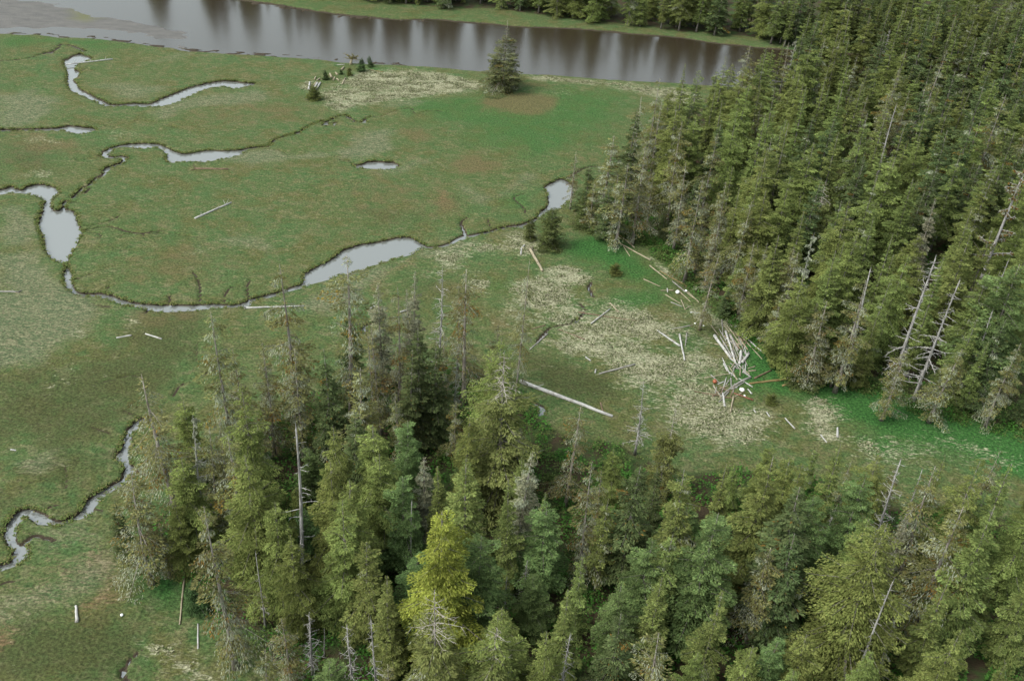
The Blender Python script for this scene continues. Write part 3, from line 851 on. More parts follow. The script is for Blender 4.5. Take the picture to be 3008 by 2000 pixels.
def conifer(key, seed, H=30., R=3.6, cb=0.12, nb=150, power=0.85, e0=-18, e1=35, droop=0.35, dens=26, slen=0.62, col=GREEN, col2=None,
            lich=0.0, moss=0.0, bare_top=0.0, irregular=0.3, hang=0.25, twig=0.0, trunk_r=None, sweep=0.25, bark=M_BARK, tint=(1, 1, 1)):
    rng = np.random.default_rng(seed)
    line = trunk_line(rng, H, sweep)
    tr = trunk_r or H * 0.0125
    zz = np.linspace(0, 1, len(line))
    T = Tubes()
    T.add(line, tr * (1 - zz * 0.93) * (1 + 0.5 * np.exp(-zz * 30)), 8, tint, True, 0.06, rng)
    t = np.sort(rng.uniform(0, 1, nb) ** 1.05)
    z = H * (cb + (0.995 - cb) * t)
    az = np.arange(nb) * 2.39996 + rng.uniform(-0.5, 0.5, nb)
    prof = np.clip((1 - t) ** power, 0.035, 1) * np.clip(0.55 + t * 4.0, 0, 1)
    L = R * prof * (1 + irregular * rng.uniform(-1, 0.7, nb))
    # slow bulges round the crown, so that the outline is uneven
    L *= 1 + irregular * 0.7 * np.sin(az * 2 + seed + t * 9) * np.sin(t * 17 + seed)
    L = np.maximum(L, 0.25)
    keep = rng.uniform(0, 1, nb) > irregular * 0.25
    el = np.radians(e0 + (e1 - e0) * t ** 1.3 + rng.normal(0, 6, nb))
    base = at_line(line, H, z)
    ca, sa = np.cos(az), np.sin(az)
    hx = np.stack([ca, sa, np.zeros(nb)], -1)
    lat = np.stack([-sa, ca, np.zeros(nb)], -1)
    bare = t > 1 - bare_top

    def curve(i, s):
        """point on branch i at fraction s: rises/falls with el, droops, tip lifts."""
        r = L[i] * s
        h = r * np.tan(el[i]) - droop * L[i] * s ** 2 + 0.45 * droop * L[i] * s ** 3.5
        return base[i] + hx[i] * r[:, None] + np.array([0, 0, 1.0]) * h[:, None]
    ss = np.linspace(0, 1, 5)
    for i in range(nb):
        if not keep[i]:
            continue
        p = curve(np.full(5, i), ss)
        rr = max(0.018, L[i] * 0.011) * (1.6 if bare[i] else 1.0)
        bright = 2.2 if bare[i] else 1.0
        T.add(p, rr * (1 - ss * 0.8), 3, tuple(bright * x for x in tint), False)
        if bare[i] or rng.uniform() < twig:
            for _ in range(3):
                s0 = rng.uniform(0.3, 0.95)
                a = curve(np.array([i]), np.array([s0]))[0]
                d = hx[i] * rng.uniform(.3, 1) + lat[i] * rng.uniform(-1, 1) + np.array([0, 0, rng.uniform(-.5, .5)])
                d /= np.linalg.norm(d)
                T.add([a, a + d * L[i] * 0.18, a + d * L[i] * 0.32 + np.array([0, 0, -.04 * L[i]])], [rr * .5, rr * .35, rr * .12], 3, tuple(bright * x for x in tint), False)
    # sprays
    fine_ = 2.3 if key in ('hemlock', 'great_hemlock', 'broad_spruce', 'yellow_cedar', 'dead_top_hemlock') else 1.7
    dens, slen = dens * fine_, slen * (0.58 if fine_ > 2 else 0.68)
    nsp = np.maximum(3, (dens * L ** 1.25)).astype(int)
    nsp[~keep] = 0
    nsp[bare] = (nsp[bare] * 0.06).astype(int)
    bi = np.repeat(np.arange(nb), nsp)
    m = len(bi)
    s = rng.uniform(0.10, 1.0, m) ** 0.8
    side = rng.choice([-1.0, 1.0], m)
    fan = (0.10 + 0.34 * (1 - s) + 0.10) * rng.uniform(0, 1, m) * L[bi]
    p = curve(bi, s)
    p = p + lat[bi] * (side * fan)[:, None] - hx[bi] * (fan * 0.15)[:, None]
    p[:, 2] -= fan * (0.30 + 0.35 * rng.uniform(0, 1, m)) * hang * 2 + rng.uniform(-0.12, 0.12, m)
    out = hx[bi] * rng.uniform(0.35, 1.0, m)[:, None] + lat[bi] * (side * rng.uniform(0.1, 0.9, m))[:, None]
    out[:, 2] += -hang * rng.uniform(0.2, 1.8, m) + 0.25 * t[bi]
    out /= np.linalg.norm(out, axis=1)[:, None]
    sd_ = np.cross(out, np.array([0, 0, 1.0]) + rng.normal(0, 0.45, (m, 3)))
    sd_ /= np.linalg.norm(sd_, axis=1)[:, None] + 1e-9
    ln = slen * rng.uniform(0.55, 1.25, m) * np.clip(0.5 + L[bi] / (R * 0.8), 0.5, 1.1)
    wd = ln * rng.uniform(0.30, 0.50, m)
    branch_tone = 1 + 0.22 * rng.normal(0, 1, nb)
    c1, c2 = np.array(col), np.array(col2 or tuple(x * 1.25 for x in col))
    mixv = rng.uniform(0, 1, m)[:, None]
    c = (c1 * (1 - mixv) + c2 * mixv) * np.clip(branch_tone[bi], 0.55, 1.6)[:, None] * rng.uniform(0.7, 1.3, m)[:, None] * np.array([[1.17, 1.14, 1.0]])
    if lich > 0:
        bl = rng.uniform(0, 1, nb) < lich * 1.2
        pick = (rng.uniform(0, 1, m) < np.where(bl[bi], 0.85, lich * 0.25))
        c[pick] = np.array(LICH) * rng.uniform(0.55, 1.15, (pick.sum(), 1))
        out[pick] *= np.array([0.55, 0.55, 1.0])
        out[pick, 2] -= 0.75
        out[pick] /= np.linalg.norm(out[pick], axis=1)[:, None]
        wd[pick] *= 0.6
        ln[pick] *= 1.1
    if moss > 0:
        bm_ = rng.uniform(0, 1, nb) < moss * 2
        pick = (rng.uniform(0, 1, m) < np.where(bm_[bi], 0.6, 0.02)) & (t[bi] < 0.8)
        c[pick] = np.array(MOSS) * rng.uniform(0.5, 1.2, (pick.sum(), 1))
    v, f = kites(p, out, sd_, ln, wd)
    tm = T.mesh('trunk', (bark,))
    cm = np_mesh('crown', v, f, 4, np.repeat(c, 4, 0), (M_NEEDLE,))
    STAT.append((key, len(f)))
    PROTO.setdefault(key, []).append((H, tm, cm))


def snag(key, seed, H=24., nb=46, R=2.2, cb=0.2, broken=True, lichen=0.0, tr=None, curl=0.3, moss=0.0):
    rng = np.random.default_rng(seed)
    line = trunk_line(rng, H, 0.3)
    zz = np.linspace(0, 1, len(line))
    T = Tubes()
    top = 0.28 if broken else 0.06
    tr = tr or H * 0.0125
    T.add(line, tr * (1 - zz * (1 - top)) * (1 + 0.4 * np.exp(-zz * 25)), 8, (1, 1, 1), True, 0.08, rng)
    if broken:
        for _ in range(3):
            a = rng.uniform(0, 6.28)
            q = line[-1] + np.array([math.cos(a), math.sin(a), 0]) * tr * 0.15
            T.add([q, q + np.array([0.02, 0, rng.uniform(.3, .9)])], [tr * .14, tr * .02], 4, (1, 1, 1), False)
    tips = []
    parts = []
    for i in range(nb):
        t = rng.uniform(0, 1)
        z = H * (cb + (0.98 - cb) * t)
        b = at_line(line, H, np.array([z]))[0]
        a = rng.uniform(0, 6.28)
        L = R * (1 - 0.7 * t) * rng.uniform(0.15, 1.1)
        d = np.array([math.cos(a), math.sin(a), 0])
        e = rng.uniform(-0.35, 0.25) + 0.25 * t
        s = np.linspace(0, 1, 5)
        bend = rng.normal(0, 0.25)
        lt = np.array([-d[1], d[0], 0])
        p = b + d * (L * s)[:, None] + lt * (L * bend * s ** 2)[:, None] + np.array([0, 0, 1.0]) * (L * (e * s - curl * s ** 2 + curl * 0.9 * s ** 3))[:, None]
        r0 = max(0.03, 0.024 * L + 0.02)
        B = Tubes()
        parts.append((L, B))
        B.add(p, r0 * (1 - 0.8 * s), 4, (1.35,) * 3, False)
        tips.append((p, L, d, lt))
        for _ in range(int(1 + L * 1.6)):
            k = rng.uniform(0.25, 0.95)
            q = p[0] * 0 + np.array([np.interp(k, s, p[:, j]) for j in range(3)])
            dd = d * rng.uniform(.1, .9) + lt * rng.uniform(-1, 1) + np.array([0, 0, rng.uniform(-.7, .4)])
            dd /= np.linalg.norm(dd)
            l2 = L * rng.uniform(.12, .35)
            B.add([q, q + dd * l2 * .6, q + dd * l2 + np.array([0, 0, -.05 * L])], [r0 * .5, r0 * .32, r0 * .1], 3, (1.4,) * 3, False)
    parts.sort(key=lambda q: -q[0])
    for L, B in parts[16:]:                       # short stubs stay with the trunk
        for v, f, c in [(np.concatenate(B.v), np.concatenate(B.f), np.concatenate(B.c))]:
            T.v.append(v)
            T.f.append(f + T.n)
            T.c.append(c)
            T.n += len(v)
    tm = T.mesh('trunk', (M_DEAD,))
    bmh = [B.mesh('branch', (M_DEAD,)) for L, B in parts[:16]]
    lm = None
    if lichen > 0:
        V, FF, CC, n0 = [], [], [], 0
        for p, L, d, lt in tips:
            k = int(lichen * 40 * max(L, .4))
            s = rng.uniform(.1, 1, k)
            q = np.stack([np.interp(s, np.linspace(0, 1, 5), p[:, j]) for j in range(3)], -1) + rng.normal(0, .05, (k, 3))
            dn = np.stack([rng.normal(0, .3, k), rng.normal(0, .3, k), -np.ones(k)], -1)
            dn /= np.linalg.norm(dn, axis=1)[:, None]
            sdv = np.cross(dn, rng.normal(0, 1, (k, 3)))
            sdv /= np.linalg.norm(sdv, axis=1)[:, None] + 1e-9
            ln = rng.uniform(.2, .7, k)
            v, f = kites(q, dn, sdv, ln, ln * .4)
            V.append(v)
            FF.append(f + n0)
            n0 += len(v)
            base_c = np.where(rng.uniform(0, 1, (k, 1)) < moss, np.array([MOSS]), np.array([LICH]))
            CC.append(np.repeat(base_c * rng.uniform(.6, 1.2, (k, 1)), 4, 0))
        lm = np_mesh('lichen', np.concatenate(V), np.concatenate(FF), 4, np.concatenate(CC), (M_NEEDLE,))
    PROTO.setdefault(key, []).append((H, tm, bmh, lm))


for sdd in range(6):
    conifer('spruce', 100 + sdd, H=30, R=(3.4, 4.6, 3.9, 5.0, 3.1, 4.2)[sdd], cb=(.12, .06, .2, .08, .15, .1)[sdd], nb=(150, 165, 130, 170, 150, 140)[sdd], power=(.8, .7, .58, .75, .92, .55)[sdd], droop=(.3, .35, .5, .3, .4, .45)[sdd], dens=22, slen=0.66,
            col=(0.086, 0.120, 0.042), col2=(0.146, 0.170, 0.062), irregular=(.35, .3, .6, .4, .45, .65)[sdd], lich=(0, 0, .05, 0, 0, .04)[sdd])
for sdd in range(3):
    conifer('dark_spruce', 200 + sdd, H=30, R=4.6, cb=0.10, nb=150, power=0.7, droop=0.45, dens=20, slen=0.74, col=(0.050, 0.078, 0.034), col2=(0.088, 0.110, 0.052), lich=0.03, irregular=0.5, moss=0.008)
for sdd in range(4):
    conifer('hemlock', 300 + sdd, H=26, R=5.2, cb=0.06, nb=175, power=0.58, e0=-5, e1=25, droop=0.6, hang=0.42, dens=20, slen=0.66, col=(0.096, 0.130, 0.042), col2=(0.150, 0.174, 0.062), irregular=0.55)
conifer('great_hemlock', 330, H=27, R=7.2, cb=0.05, nb=210, power=0.6, e0=-5, e1=28, droop=0.5, hang=0.42, dens=15, slen=0.62, col=(0.094, 0.126, 0.040), col2=(0.146, 0.168, 0.060), irregular=0.5)
for sdd in range(3):
    conifer('broad_spruce', 400 + sdd, H=24, R=5.0, cb=0.16, nb=135, power=0.5, e0=-8, e1=22, droop=0.3, hang=0.2, dens=20, slen=0.72, col=(0.070, 0.118, 0.048), col2=(0.112, 0.158, 0.064), irregular=0.6, lich=0.01)
for sdd in range(5):
    conifer('lichen_spruce', 500 + sdd, H=28, R=3.4, cb=0.14, nb=115, power=0.55, e0=-22, e1=15, droop=0.35, dens=17, slen=0.60, col=(0.105, 0.105, 0.050), col2=(0.125, 0.132, 0.055), lich=0.34 + 0.06 * (sdd % 3), moss=0.03, irregular=0.75, hang=0.4, tint=(1.25, 1.22, 1.2))
for sdd in range(2):
    conifer('thin_lichen_spruce', 520 + sdd, H=28, R=2.5, cb=0.20, nb=105, power=0.45, e0=-22, e1=5, droop=0.3, dens=19, slen=0.5, col=(0.105, 0.105, 0.050), lich=0.45, moss=0.05, irregular=0.9, hang=0.4, tint=(1.5, 1.45, 1.42))
for sdd in range(2):
    conifer('dead_top_hemlock', 540 + sdd, H=24, R=4.8, cb=0.06, nb=150, power=0.6, e0=-12, e1=25, droop=0.5, hang=0.38, dens=20, slen=0.66, col=(0.100, 0.126, 0.046), col2=(0.148, 0.164, 0.066), bare_top=0.30, irregular=0.5, lich=0.06, twig=0.25)
conifer('grey_spruce', 560, H=22, R=3.0, cb=0.12, nb=130, power=0.7, droop=0.45, dens=20, col=(0.14, 0.145, 0.10), col2=(0.19, 0.19, 0.14), lich=0.3, irregular=0.5, twig=0.5, tint=(1.5, 1.45, 1.45))
conifer('yellow_cedar', 580, H=27, R=5.0, cb=0.06, nb=200, power=0.55, e0=-5, e1=35, droop=0.55, hang=0.5, dens=26, slen=0.56, col=(0.135, 0.170, 0.034), col2=(0.220, 0.240, 0.058), irregular=0.5)
conifer('lone_spruce', 590, H=22, R=6.2, cb=0.02, nb=210, power=1.15, e0=-12, e1=38, droop=0.28, dens=19, slen=0.6, col=(0.062, 0.076, 0.036), col2=(0.115, 0.118, 0.060), lich=0.07, moss=0.015, irregular=0.4, twig=0.25, tint=(1.6, 1.55, 1.5))
for sdd in range(3):
    conifer('young_spruce', 600 + sdd, H=6, R=2.0, cb=0.02, nb=110, power=0.75, e0=0, e1=45, droop=0.2, dens=46, slen=0.34, col=(0.036, 0.066, 0.030), col2=(0.056, 0.090, 0.038), irregular=0.35)
conifer('round_shrub', 620, H=4, R=2.3, cb=0.02, nb=120, power=0.42, e0=5, e1=55, droop=0.2, dens=40, slen=0.34, col=(0.055, 0.076, 0.026), col2=(0.105, 0.105, 0.038), irregular=0.45)
conifer('low_spruce', 630, H=9, R=4.2, cb=0.02, nb=130, power=0.55, e0=-6, e1=30, droop=0.25, dens=22, slen=0.5, col=(0.052, 0.076, 0.030), col2=(0.095, 0.110, 0.044), irregular=0.45)
for sdd in range(4):
    snag('dead_tree', 700 + sdd, H=24, nb=90, R=3.6, cb=0.16, broken=sdd % 2 == 0, lichen=0.0)
for sdd in range(2):
    snag('lichen_dead_tree', 720 + sdd, H=24, nb=60, R=2.6, cb=0.15, broken=False, lichen=0.55)
snag('moss_dead_tree', 730, H=30, nb=46, R=4.6, cb=0.3, broken=True, lichen=0.9, moss=0.55)
for sdd in range(3):
    snag('broken_pole', 740 + sdd, H=18, nb=34, R=1.7, cb=0.25, broken=True, curl=0.1)
snag('spiky_dead_tree', 750, H=18, nb=85, R=2.6, cb=0.1, broken=True, curl=0.35)


# ------------------------------------------------------------------ placing trees
KIND = {  # prototype -> (object name, category, adjective phrase)
    'spruce': ('spruce_tree', 'tree', 'green conical spruce'), 'dark_spruce': ('dark_spruce_tree', 'tree', 'dark green spruce'),
    'great_hemlock': ('hemlock_tree', 'tree', 'great olive hemlock'), 'hemlock': ('hemlock_tree', 'tree', 'olive green drooping hemlock'), 'broad_spruce': ('broad_spruce_tree', 'tree', 'blue-green broad-topped conifer'),
    'lichen_spruce': ('lichen_spruce_tree', 'tree', 'grey-green lichen-hung spruce'), 'thin_lichen_spruce': ('lichen_spruce_tree', 'tree', 'thin half-bare lichen-hung spruce'),
    'dead_top_hemlock': ('hemlock_tree', 'tree', 'hemlock with a bare grey dead top'), 'grey_spruce': ('grey_spruce_tree', 'tree', 'ashen grey dying spruce'),
    'yellow_cedar': ('cedar_tree', 'tree', 'bright yellow-green cedar'), 'lone_spruce': ('spruce_tree', 'tree', 'spruce'),
    'young_spruce': ('young_spruce', 'tree', 'small dark young spruce'), 'round_shrub': ('shrub', 'shrub', 'round dark shrub'), 'low_spruce': ('low_spruce', 'tree', 'low spreading spruce'),
    'dead_tree': ('dead_tree', 'dead tree', 'bare grey dead tree'), 'lichen_dead_tree': ('dead_tree', 'dead tree', 'dead tree bearded with pale lichen'), 'moss_dead_tree': ('dead_tree', 'dead tree', 'dead tree with orange mossy limbs'),
    'broken_pole': ('broken_snag', 'dead tree', 'broken-topped grey snag'), 'spiky_dead_tree': ('dead_tree', 'dead tree', 'bleached dead tree bristling with branches')}
GROUP = {'near': 'trees of the forest below the marsh', 'east': 'trees of the forest beside the meadow', 'far': 'trees on the far bank of the river', 'edge': 'trees standing apart on the marsh'}
TREES = []
RNG = random.Random(7)
COUNT = {}


WIDE = {'near': (0.74, 1.08), 'east': (0.86, 1.22), 'far': (0.8, 1.2), 'edge': (0.95, 1.05)}


def plant(kind, xy, h, zone, label=None, tilt=0.0, tiltdir=0.0, variant=None, mark=None, spread=None):
    pr = PROTO[kind]
    i = COUNT.get(kind, 0)
    COUNT[kind] = i + 1
    P = pr[(variant if variant is not None else i) % len(pr)]
    nm_, cat, adj = KIND[kind]
    root = bpy.data.objects.new(nm_, None)
    root.empty_display_size = 0.5
    COL.objects.link(root)
    z0 = height(*xy) - 0.08
    root.location = (xy[0], xy[1], z0)
    sc = h / P[0]
    sx = spread if spread else RNG.uniform(*WIDE[zone]) * sc ** -0.15
    root.scale = (sc * sx, sc * sx, sc)
    if not tilt:
        tilt, tiltdir = abs(RNG.gauss(0, 0.022)), RNG.uniform(0, 6.283)
    q = Quaternion((-math.sin(tiltdir), math.cos(tiltdir), 0), tilt) @ Quaternion((0, 0, 1), RNG.uniform(0, 6.283))
    root.rotation_mode = 'QUATERNION'
    root.rotation_quaternion = q
    link('trunk', P[1], root)
    dead = len(P) == 4
    for b in (P[2] if dead else []):
        link('branch', b, root)
    if not dead:
        link('crown', P[2], root)
    if dead and P[3] is not None:
        link('lichen', P[3], root)
    root['category'] = cat
    root['group'] = GROUP[zone]
    TREES.append(dict(o=root, kind=kind, xy=np.array(xy), h=h, zone=zone, label=label, adj=adj, mark=mark))
    return root


MANUAL = []


def tree(t, x, y, kind, h, zone, label=None, mark=None, **k):
    u, v = px(t, x, y)
    xy = ground(u, v, h)
    MANUAL.append((kind, xy, h, zone, label, mark, k))


# --- apart on the marsh and by the river
tree('Z2', 1135, 135, 'lone_spruce', 22, 'edge', 'lone tall grey-green spruce standing on the river bank', 'the lone riverbank spruce', spread=1.28)
tree('H', 830, 580, 'young_spruce', 3.4, 'edge', 'small pointed dark spruce among the pale driftwood slabs by the river')
tree('H', 1640, 310, 'young_spruce', 4.6, 'edge', 'bushiest dark young spruce beside the upturned root on the river bank')
tree('H', 1870, 270, 'young_spruce', 3.7, 'edge', 'young dark spruce at the water end of the riverbank clump')
tree('H', 1390, 560, 'round_shrub', 2.4, 'edge', 'low dark shrub in the middle of the riverbank clump', spread=0.7)
tree('H', 1190, 565, 'young_spruce', 1.9, 'edge', 'tiny dark spruce seedling among the riverbank driftwood')
tree('H', 540, 1010, 'round_shrub', 3.7, 'edge', 'round olive shrub standing beside the white driftwood slabs')
tree('E', 1765, 1255, 'round_shrub', 2.2, 'edge', 'small round dark shrub alone in the bright green meadow')
tree('E', 1180, 720, 'low_spruce', 10, 'edge', 'dark bushy spruce in front of the white pond', 'the dark spruce by the white pond', spread=0.75)
tree('E', 975, 810, 'low_spruce', 5.5, 'edge', 'short dark spruce beside the creek below the white pond', spread=0.7)
tree('E', 1385, 205, 'thin_lichen_spruce', 15, 'edge', 'sparse grey spruce overhanging the white pond', spread=1.2)
tree('Z6', 875, 905, 'low_spruce', 6.5, 'edge', 'low spreading dark spruce at the end of the mossy log', 'the low spreading spruce')
tree('A', 1070, 1025, 'round_shrub', 1.7, 'edge', 'round yellow-green bush below the driftwood pile', spread=1.1)
# --- back edge of the forest below the marsh
Z = 'near'
tree('Z4', 1480, 585, 'lichen_spruce', 29, Z, 'pale lichen-hung spruce with a crooked bare top on the marsh edge', 'the crooked-topped lichen spruce')
tree('Z4', 1935, 258, 'lichen_spruce', 32, Z, 'tallest lichen-hung spruce, its tip crossing the creek', 'the tallest lichen spruce')
tree('Z5', 30, 195, 'thin_lichen_spruce', 31, Z, 'slim dark spruce whose tip crosses the large pond', 'the slim spruce before the large pond', spread=1.3)
tree('Z4', 1045, 1028, 'thin_lichen_spruce', 27, Z, 'half-bare lichen spruce standing outermost at the creek head', 'the outermost half-bare spruce', spread=1.5)
for x, y, k, h, sp in ((440, 1070, 'spruce', 16, 1.2), (405, 1150, 'hemlock', 13, 1.1), (470, 985, 'lichen_spruce', 18, 1.3), (365, 1205, 'lichen_spruce', 10, 1.4), (520, 1000, 'lichen_spruce', 21, 1.2)):
    tree('F', x, y, k, h, Z, spread=sp)
tree('Z4', 1262, 1305, 'lichen_dead_tree', 24, Z, 'dead tree with long bare limbs and pale lichen beside the creek head', 'the long-limbed lichen snag')
tree('Z7', 880, 160, 'lichen_spruce', 19, Z, 'orange-mossed spruce with a bare tip beside the lower creek', 'the orange-mossed spruce', spread=1.5)
tree('Z7', 770, 340, 'dark_spruce', 10, Z, 'small dark spruce tucked beside the orange-mossed spruce', spread=1.1)
tree('Z5', 388, 425, 'lichen_spruce', 25, Z, 'lichen-hung spruce in front of the small hooked pool')
tree('Z5', 665, 268, 'dead_tree', 27, Z, 'bare grey dead tree with few curling limbs before the straw flats', 'the curling-limbed dead tree', variant=1)
tree('Z5', 875, 325, 'thin_lichen_spruce', 26, Z, 'thin dark-trunked spruce beside the curling-limbed dead tree', spread=1.3)
tree('Z5', 1265, 215, 'thin_lichen_spruce', 30, Z, 'tall thin bare spruce standing before the straw grass', 'the tall thin bare spruce', spread=0.55)
tree('Z5', 205, 738, 'broken_pole', 17, Z, 'broken grey snag below the small hooked pool')
tree('Z5', 775, 925, 'lichen_dead_tree', 15, Z, 'short lichen-bearded dead tree beside the wide olive hemlock')
tree('Z5', 1112, 770, 'great_hemlock', 26, Z, 'wide olive hemlock behind the big fallen white log', 'the wide olive hemlock', spread=0.85)
tree('Z5', 1148, 880, 'dead_top_hemlock', 28, Z, 'lichen-tipped tree with a bare dead leader beside the wide olive hemlock')
tree('Z5', 1625, 1225, 'thin_lichen_spruce', 20, Z, 'slender lichen spruce rising before the end of the big white log', spread=1.2)
tree('Z5', 2105, 1070, 'dead_tree', 15, Z, 'whitish dead tree with spread limbs against the straw grass', 'the whitish spread-limbed dead tree', variant=3)
tree('Z5', 400, 1125, 'lichen_spruce', 18, Z)
tree('Z5', 100, 985, 'lichen_spruce', 21, Z, 'bushy pale lichen spruce below the large pond', 'the bushy lichen spruce', spread=1.45)
tree('Z5', 2290, 1235, 'dead_top_hemlock', 18, Z, 'grey-twigged hemlock at the edge of the straw grass')
tree('Z4', 1650, 1105, 'hemlock', 25, Z, 'large olive hemlock in front of the crooked-topped lichen spruce', 'the large olive hemlock')
tree('Z4', 2310, 1390, 'hemlock', 22, Z)
tree('Z4', 1810, 890, 'lichen_spruce', 20, Z, spread=1.2)
tree('Z4', 2230, 850, 'dark_spruce', 22, Z)
tree('Z5', 245, 1390, 'hemlock', 22, Z, 'rounded yellow-olive hemlock above the shrubby gap', 'the rounded yellow-olive hemlock', spread=1.1)
tree('Z5', 870, 1325, 'hemlock', 19, Z, spread=0.8)
tree('Z5', 560, 700, 'dark_spruce', 22, Z)
tree('Z5', 480, 850, 'dark_spruce', 20, Z)
tree('Z5', 660, 760, 'dark_spruce', 21, Z)
tree('Z5', 1240, 1380, 'grey_spruce', 15, Z)
# --- body of the forest below the marsh
tree('Z8', 870, 20, 'spruce', 24, Z, 'broad conical olive spruce rising behind the yellow-green cedar', 'the broad conical spruce', spread=1.25)
tree('Z8', 560, 5, 'grey_spruce', 16, Z)
tree('Z8', 425, 160, 'broad_spruce', 18, Z, 'blue-green round-topped conifer beside the bare-trunked snag')
tree('Z8', 490, 350, 'broken_pole', 15, Z)
tree('Z8', 1275, -10, 'grey_spruce', 20, Z)
tree('Z8', 1745, 70, 'lichen_spruce', 22, Z, 'narrow green spruce with a pale lichen tip above the dark gap', 'the narrow lichen-tipped spruce')
tree('Z8', 1840, 315, 'spruce', 17, Z)
tree('Z8', 1190, 190, 'spruce', 21, Z, spread=0.7)
tree('Z8', 1380, 250, 'spruce', 15, Z)
tree('Z8', 720, 395, 'yellow_cedar', 27, Z, 'bright yellow-green cedar, the yellowest tree in the forest', 'the yellow-green cedar')
tree('Z8', 160, 610, 'spruce', 18, Z, spread=1.2)
tree('Z8', 975, 560, 'broad_spruce', 20, Z)
tree('Z8', 690, 940, 'dead_top_hemlock', 26, Z, 'olive hemlock with bare grey branches in front of the yellow-green cedar', 'the bare-branched hemlock')
tree('Z8', 1080, 1180, 'dead_top_hemlock', 20, Z, 'hemlock with a tuft of silver dead twigs at its top', 'the silver-tufted hemlock')
tree('Z8', 1095, 1090, 'hemlock', 21, Z)
tree('Z8', 222, 1130, 'spiky_dead_tree', 18, Z, 'white dead tree bristling with short bare branches', 'the white bristling dead tree')
tree('Z8', 60, 1175, 'dead_tree', 15, Z, 'thin white dead tree beside the bristling one', variant=0)
tree('Z8', 1570, 960, 'spruce', 18, Z, spread=1.15)
tree('Z8', 1440, 1235, 'hemlock', 19, Z, spread=0.8)
tree('Z8', 1555, 1235, 'spiky_dead_tree', 15, Z, 'silver dead spire rising among the lower green conifers', 'the silver dead spire')
tree('Z8', 2195, 1235, 'lichen_spruce', 20, Z, spread=1.4)
tree('Z8', 2110, 575, 'broad_spruce', 18, Z)
tree('Z8', 2200, 850, 'spruce', 17, Z)
tree('Z8', 1940, 900, 'broad_spruce', 15, Z)
tree('Z8', 1460, 678, 'broken_pole', 8, Z, 'short broken stump standing in the shrubby gap')
tree('Z8', 1285, 715, 'dead_tree', 9, Z, 'small umbrella-topped dead tree in the shrubby gap', variant=0)
tree('Z8', 2270, 550, 'spruce', 20, Z)
tree('Z8', 1150, 860, 'broken_pole', 10, Z)
tree('Z8', 1350, 840, 'broad_spruce', 11, Z)
tree('Z8', 1420, 330, 'broad_spruce', 17, Z)
tree('Z8', 2060, 60, 'dark_spruce', 22, Z, spread=1.2)
tree('Z8', 300, 0, 'hemlock', 20, Z)
tree('Z8', 50, 200, 'hemlock', 22, Z)
tree('Z9', 235, 415, 'broad_spruce', 24, Z, 'pale blue-green round-crowned conifer with a bare reddish trunk', 'the pale round-crowned conifer')
tree('Z9', 655, 45, 'spruce', 24, Z, spread=1.2)
tree('Z9', 850, 215, 'dark_spruce', 25, Z, spread=1.3)
tree('Z9', 1045, 365, 'dead_tree', 13, Z, 'short pale dead tree with a forked arm among dark conifers', variant=2)
tree('Z9', 1545, 55, 'dead_tree', 21, Z, 'tall dead tree with an orange scar below the green meadow', 'the orange-scarred dead tree', variant=0)
tree('Z9', 1665, 110, 'broken_pole', 15, Z)
tree('Z9', 1790, 110, 'lichen_spruce', 22, Z, 'spruce shaggy with whitish lichen beside the orange-scarred dead tree', spread=1.35)
tree('Z9', 1580, 365, 'grey_spruce', 16, Z)
tree('Z9', 1425, 455, 'great_hemlock', 27, Z, 'huge olive hemlock with a full conical crown', 'the huge olive hemlock', spread=1.0)
tree('Z9', 1452, 875, 'broken_pole', 22, Z, 'long leaning grey snag in front of the huge olive hemlock', 'the long leaning snag', variant=0)
tree('Z9', 1530, 1045, 'lichen_dead_tree', 16, Z, 'dead tree frosted with white lichen beside the long leaning snag')
tree('Z9', 640, 640, 'lichen_spruce', 18, Z, spread=1.2)
tree('Z9', 1870, 850, 'spruce', 20, Z, spread=1.2)
tree('Z9', 1930, 1165, 'hemlock', 20, Z)
tree('Z9', 270, 945, 'spruce', 18, Z, spread=0.9)
tree('Z9', 500, 1285, 'hemlock', 16, Z, 'yellowish hemlock with silver twigs at the foot of the forest')
tree('Z9', 630, 1270, 'broad_spruce', 16, Z)
tree('Z9', 910, 1235, 'hemlock', 17, Z)
tree('Z9', 1330, 1360, 'hemlock', 15, Z)
tree('Z9', 1950, 365, 'lichen_spruce', 24, Z, spread=1.4)
tree('Z9', 2060, 25, 'hemlock', 24, Z)
tree('Z9', 2300, 80, 'spruce', 24, Z)
tree('Z9', 1100, -60, 'spruce', 20, Z)
tree('Z9', 60, 120, 'spruce', 24, Z)
tree('Z9', 1260, 120, 'broad_spruce', 21, Z)
tree('Z9', 2200, 380, 'spruce', 26, Z)
tree('Z9', 800, 560, 'dark_spruce', 20, Z)
tree('Z7', 1440, 365, 'lichen_spruce', 27, Z, 'column-like pale lichen spruce above the bright green clearing', 'the column-like lichen spruce', spread=1.0)
tree('Z7', 1755, 685, 'broken_pole', 14, Z, 'stout broken snag with short stubs', 'the stout broken snag', variant=1)
tree('Z4', 1968, 1385, 'broken_pole', 31, Z, 'very tall branchless grey trunk among the olive hemlocks', 'the tall branchless trunk', variant=2)
tree('Z7', 2110, 1085, 'dead_tree', 12, Z, variant=0)
tree('Z7', 1940, 1135, 'lichen_spruce', 14, Z, spread=1.3)
tree('Z7', 2215, 1215, 'broken_pole', 5, Z)
tree('Z7', 1690, 20, 'hemlock', 24, Z)
tree('Z7', 1860, 330, 'hemlock', 20, Z)
tree('Z7', 2270, 60, 'hemlock', 23, Z)
tree('Z7', 2330, 320, 'hemlock', 22, Z)
tree('Z7', 2000, 560, 'hemlock', 18, Z)
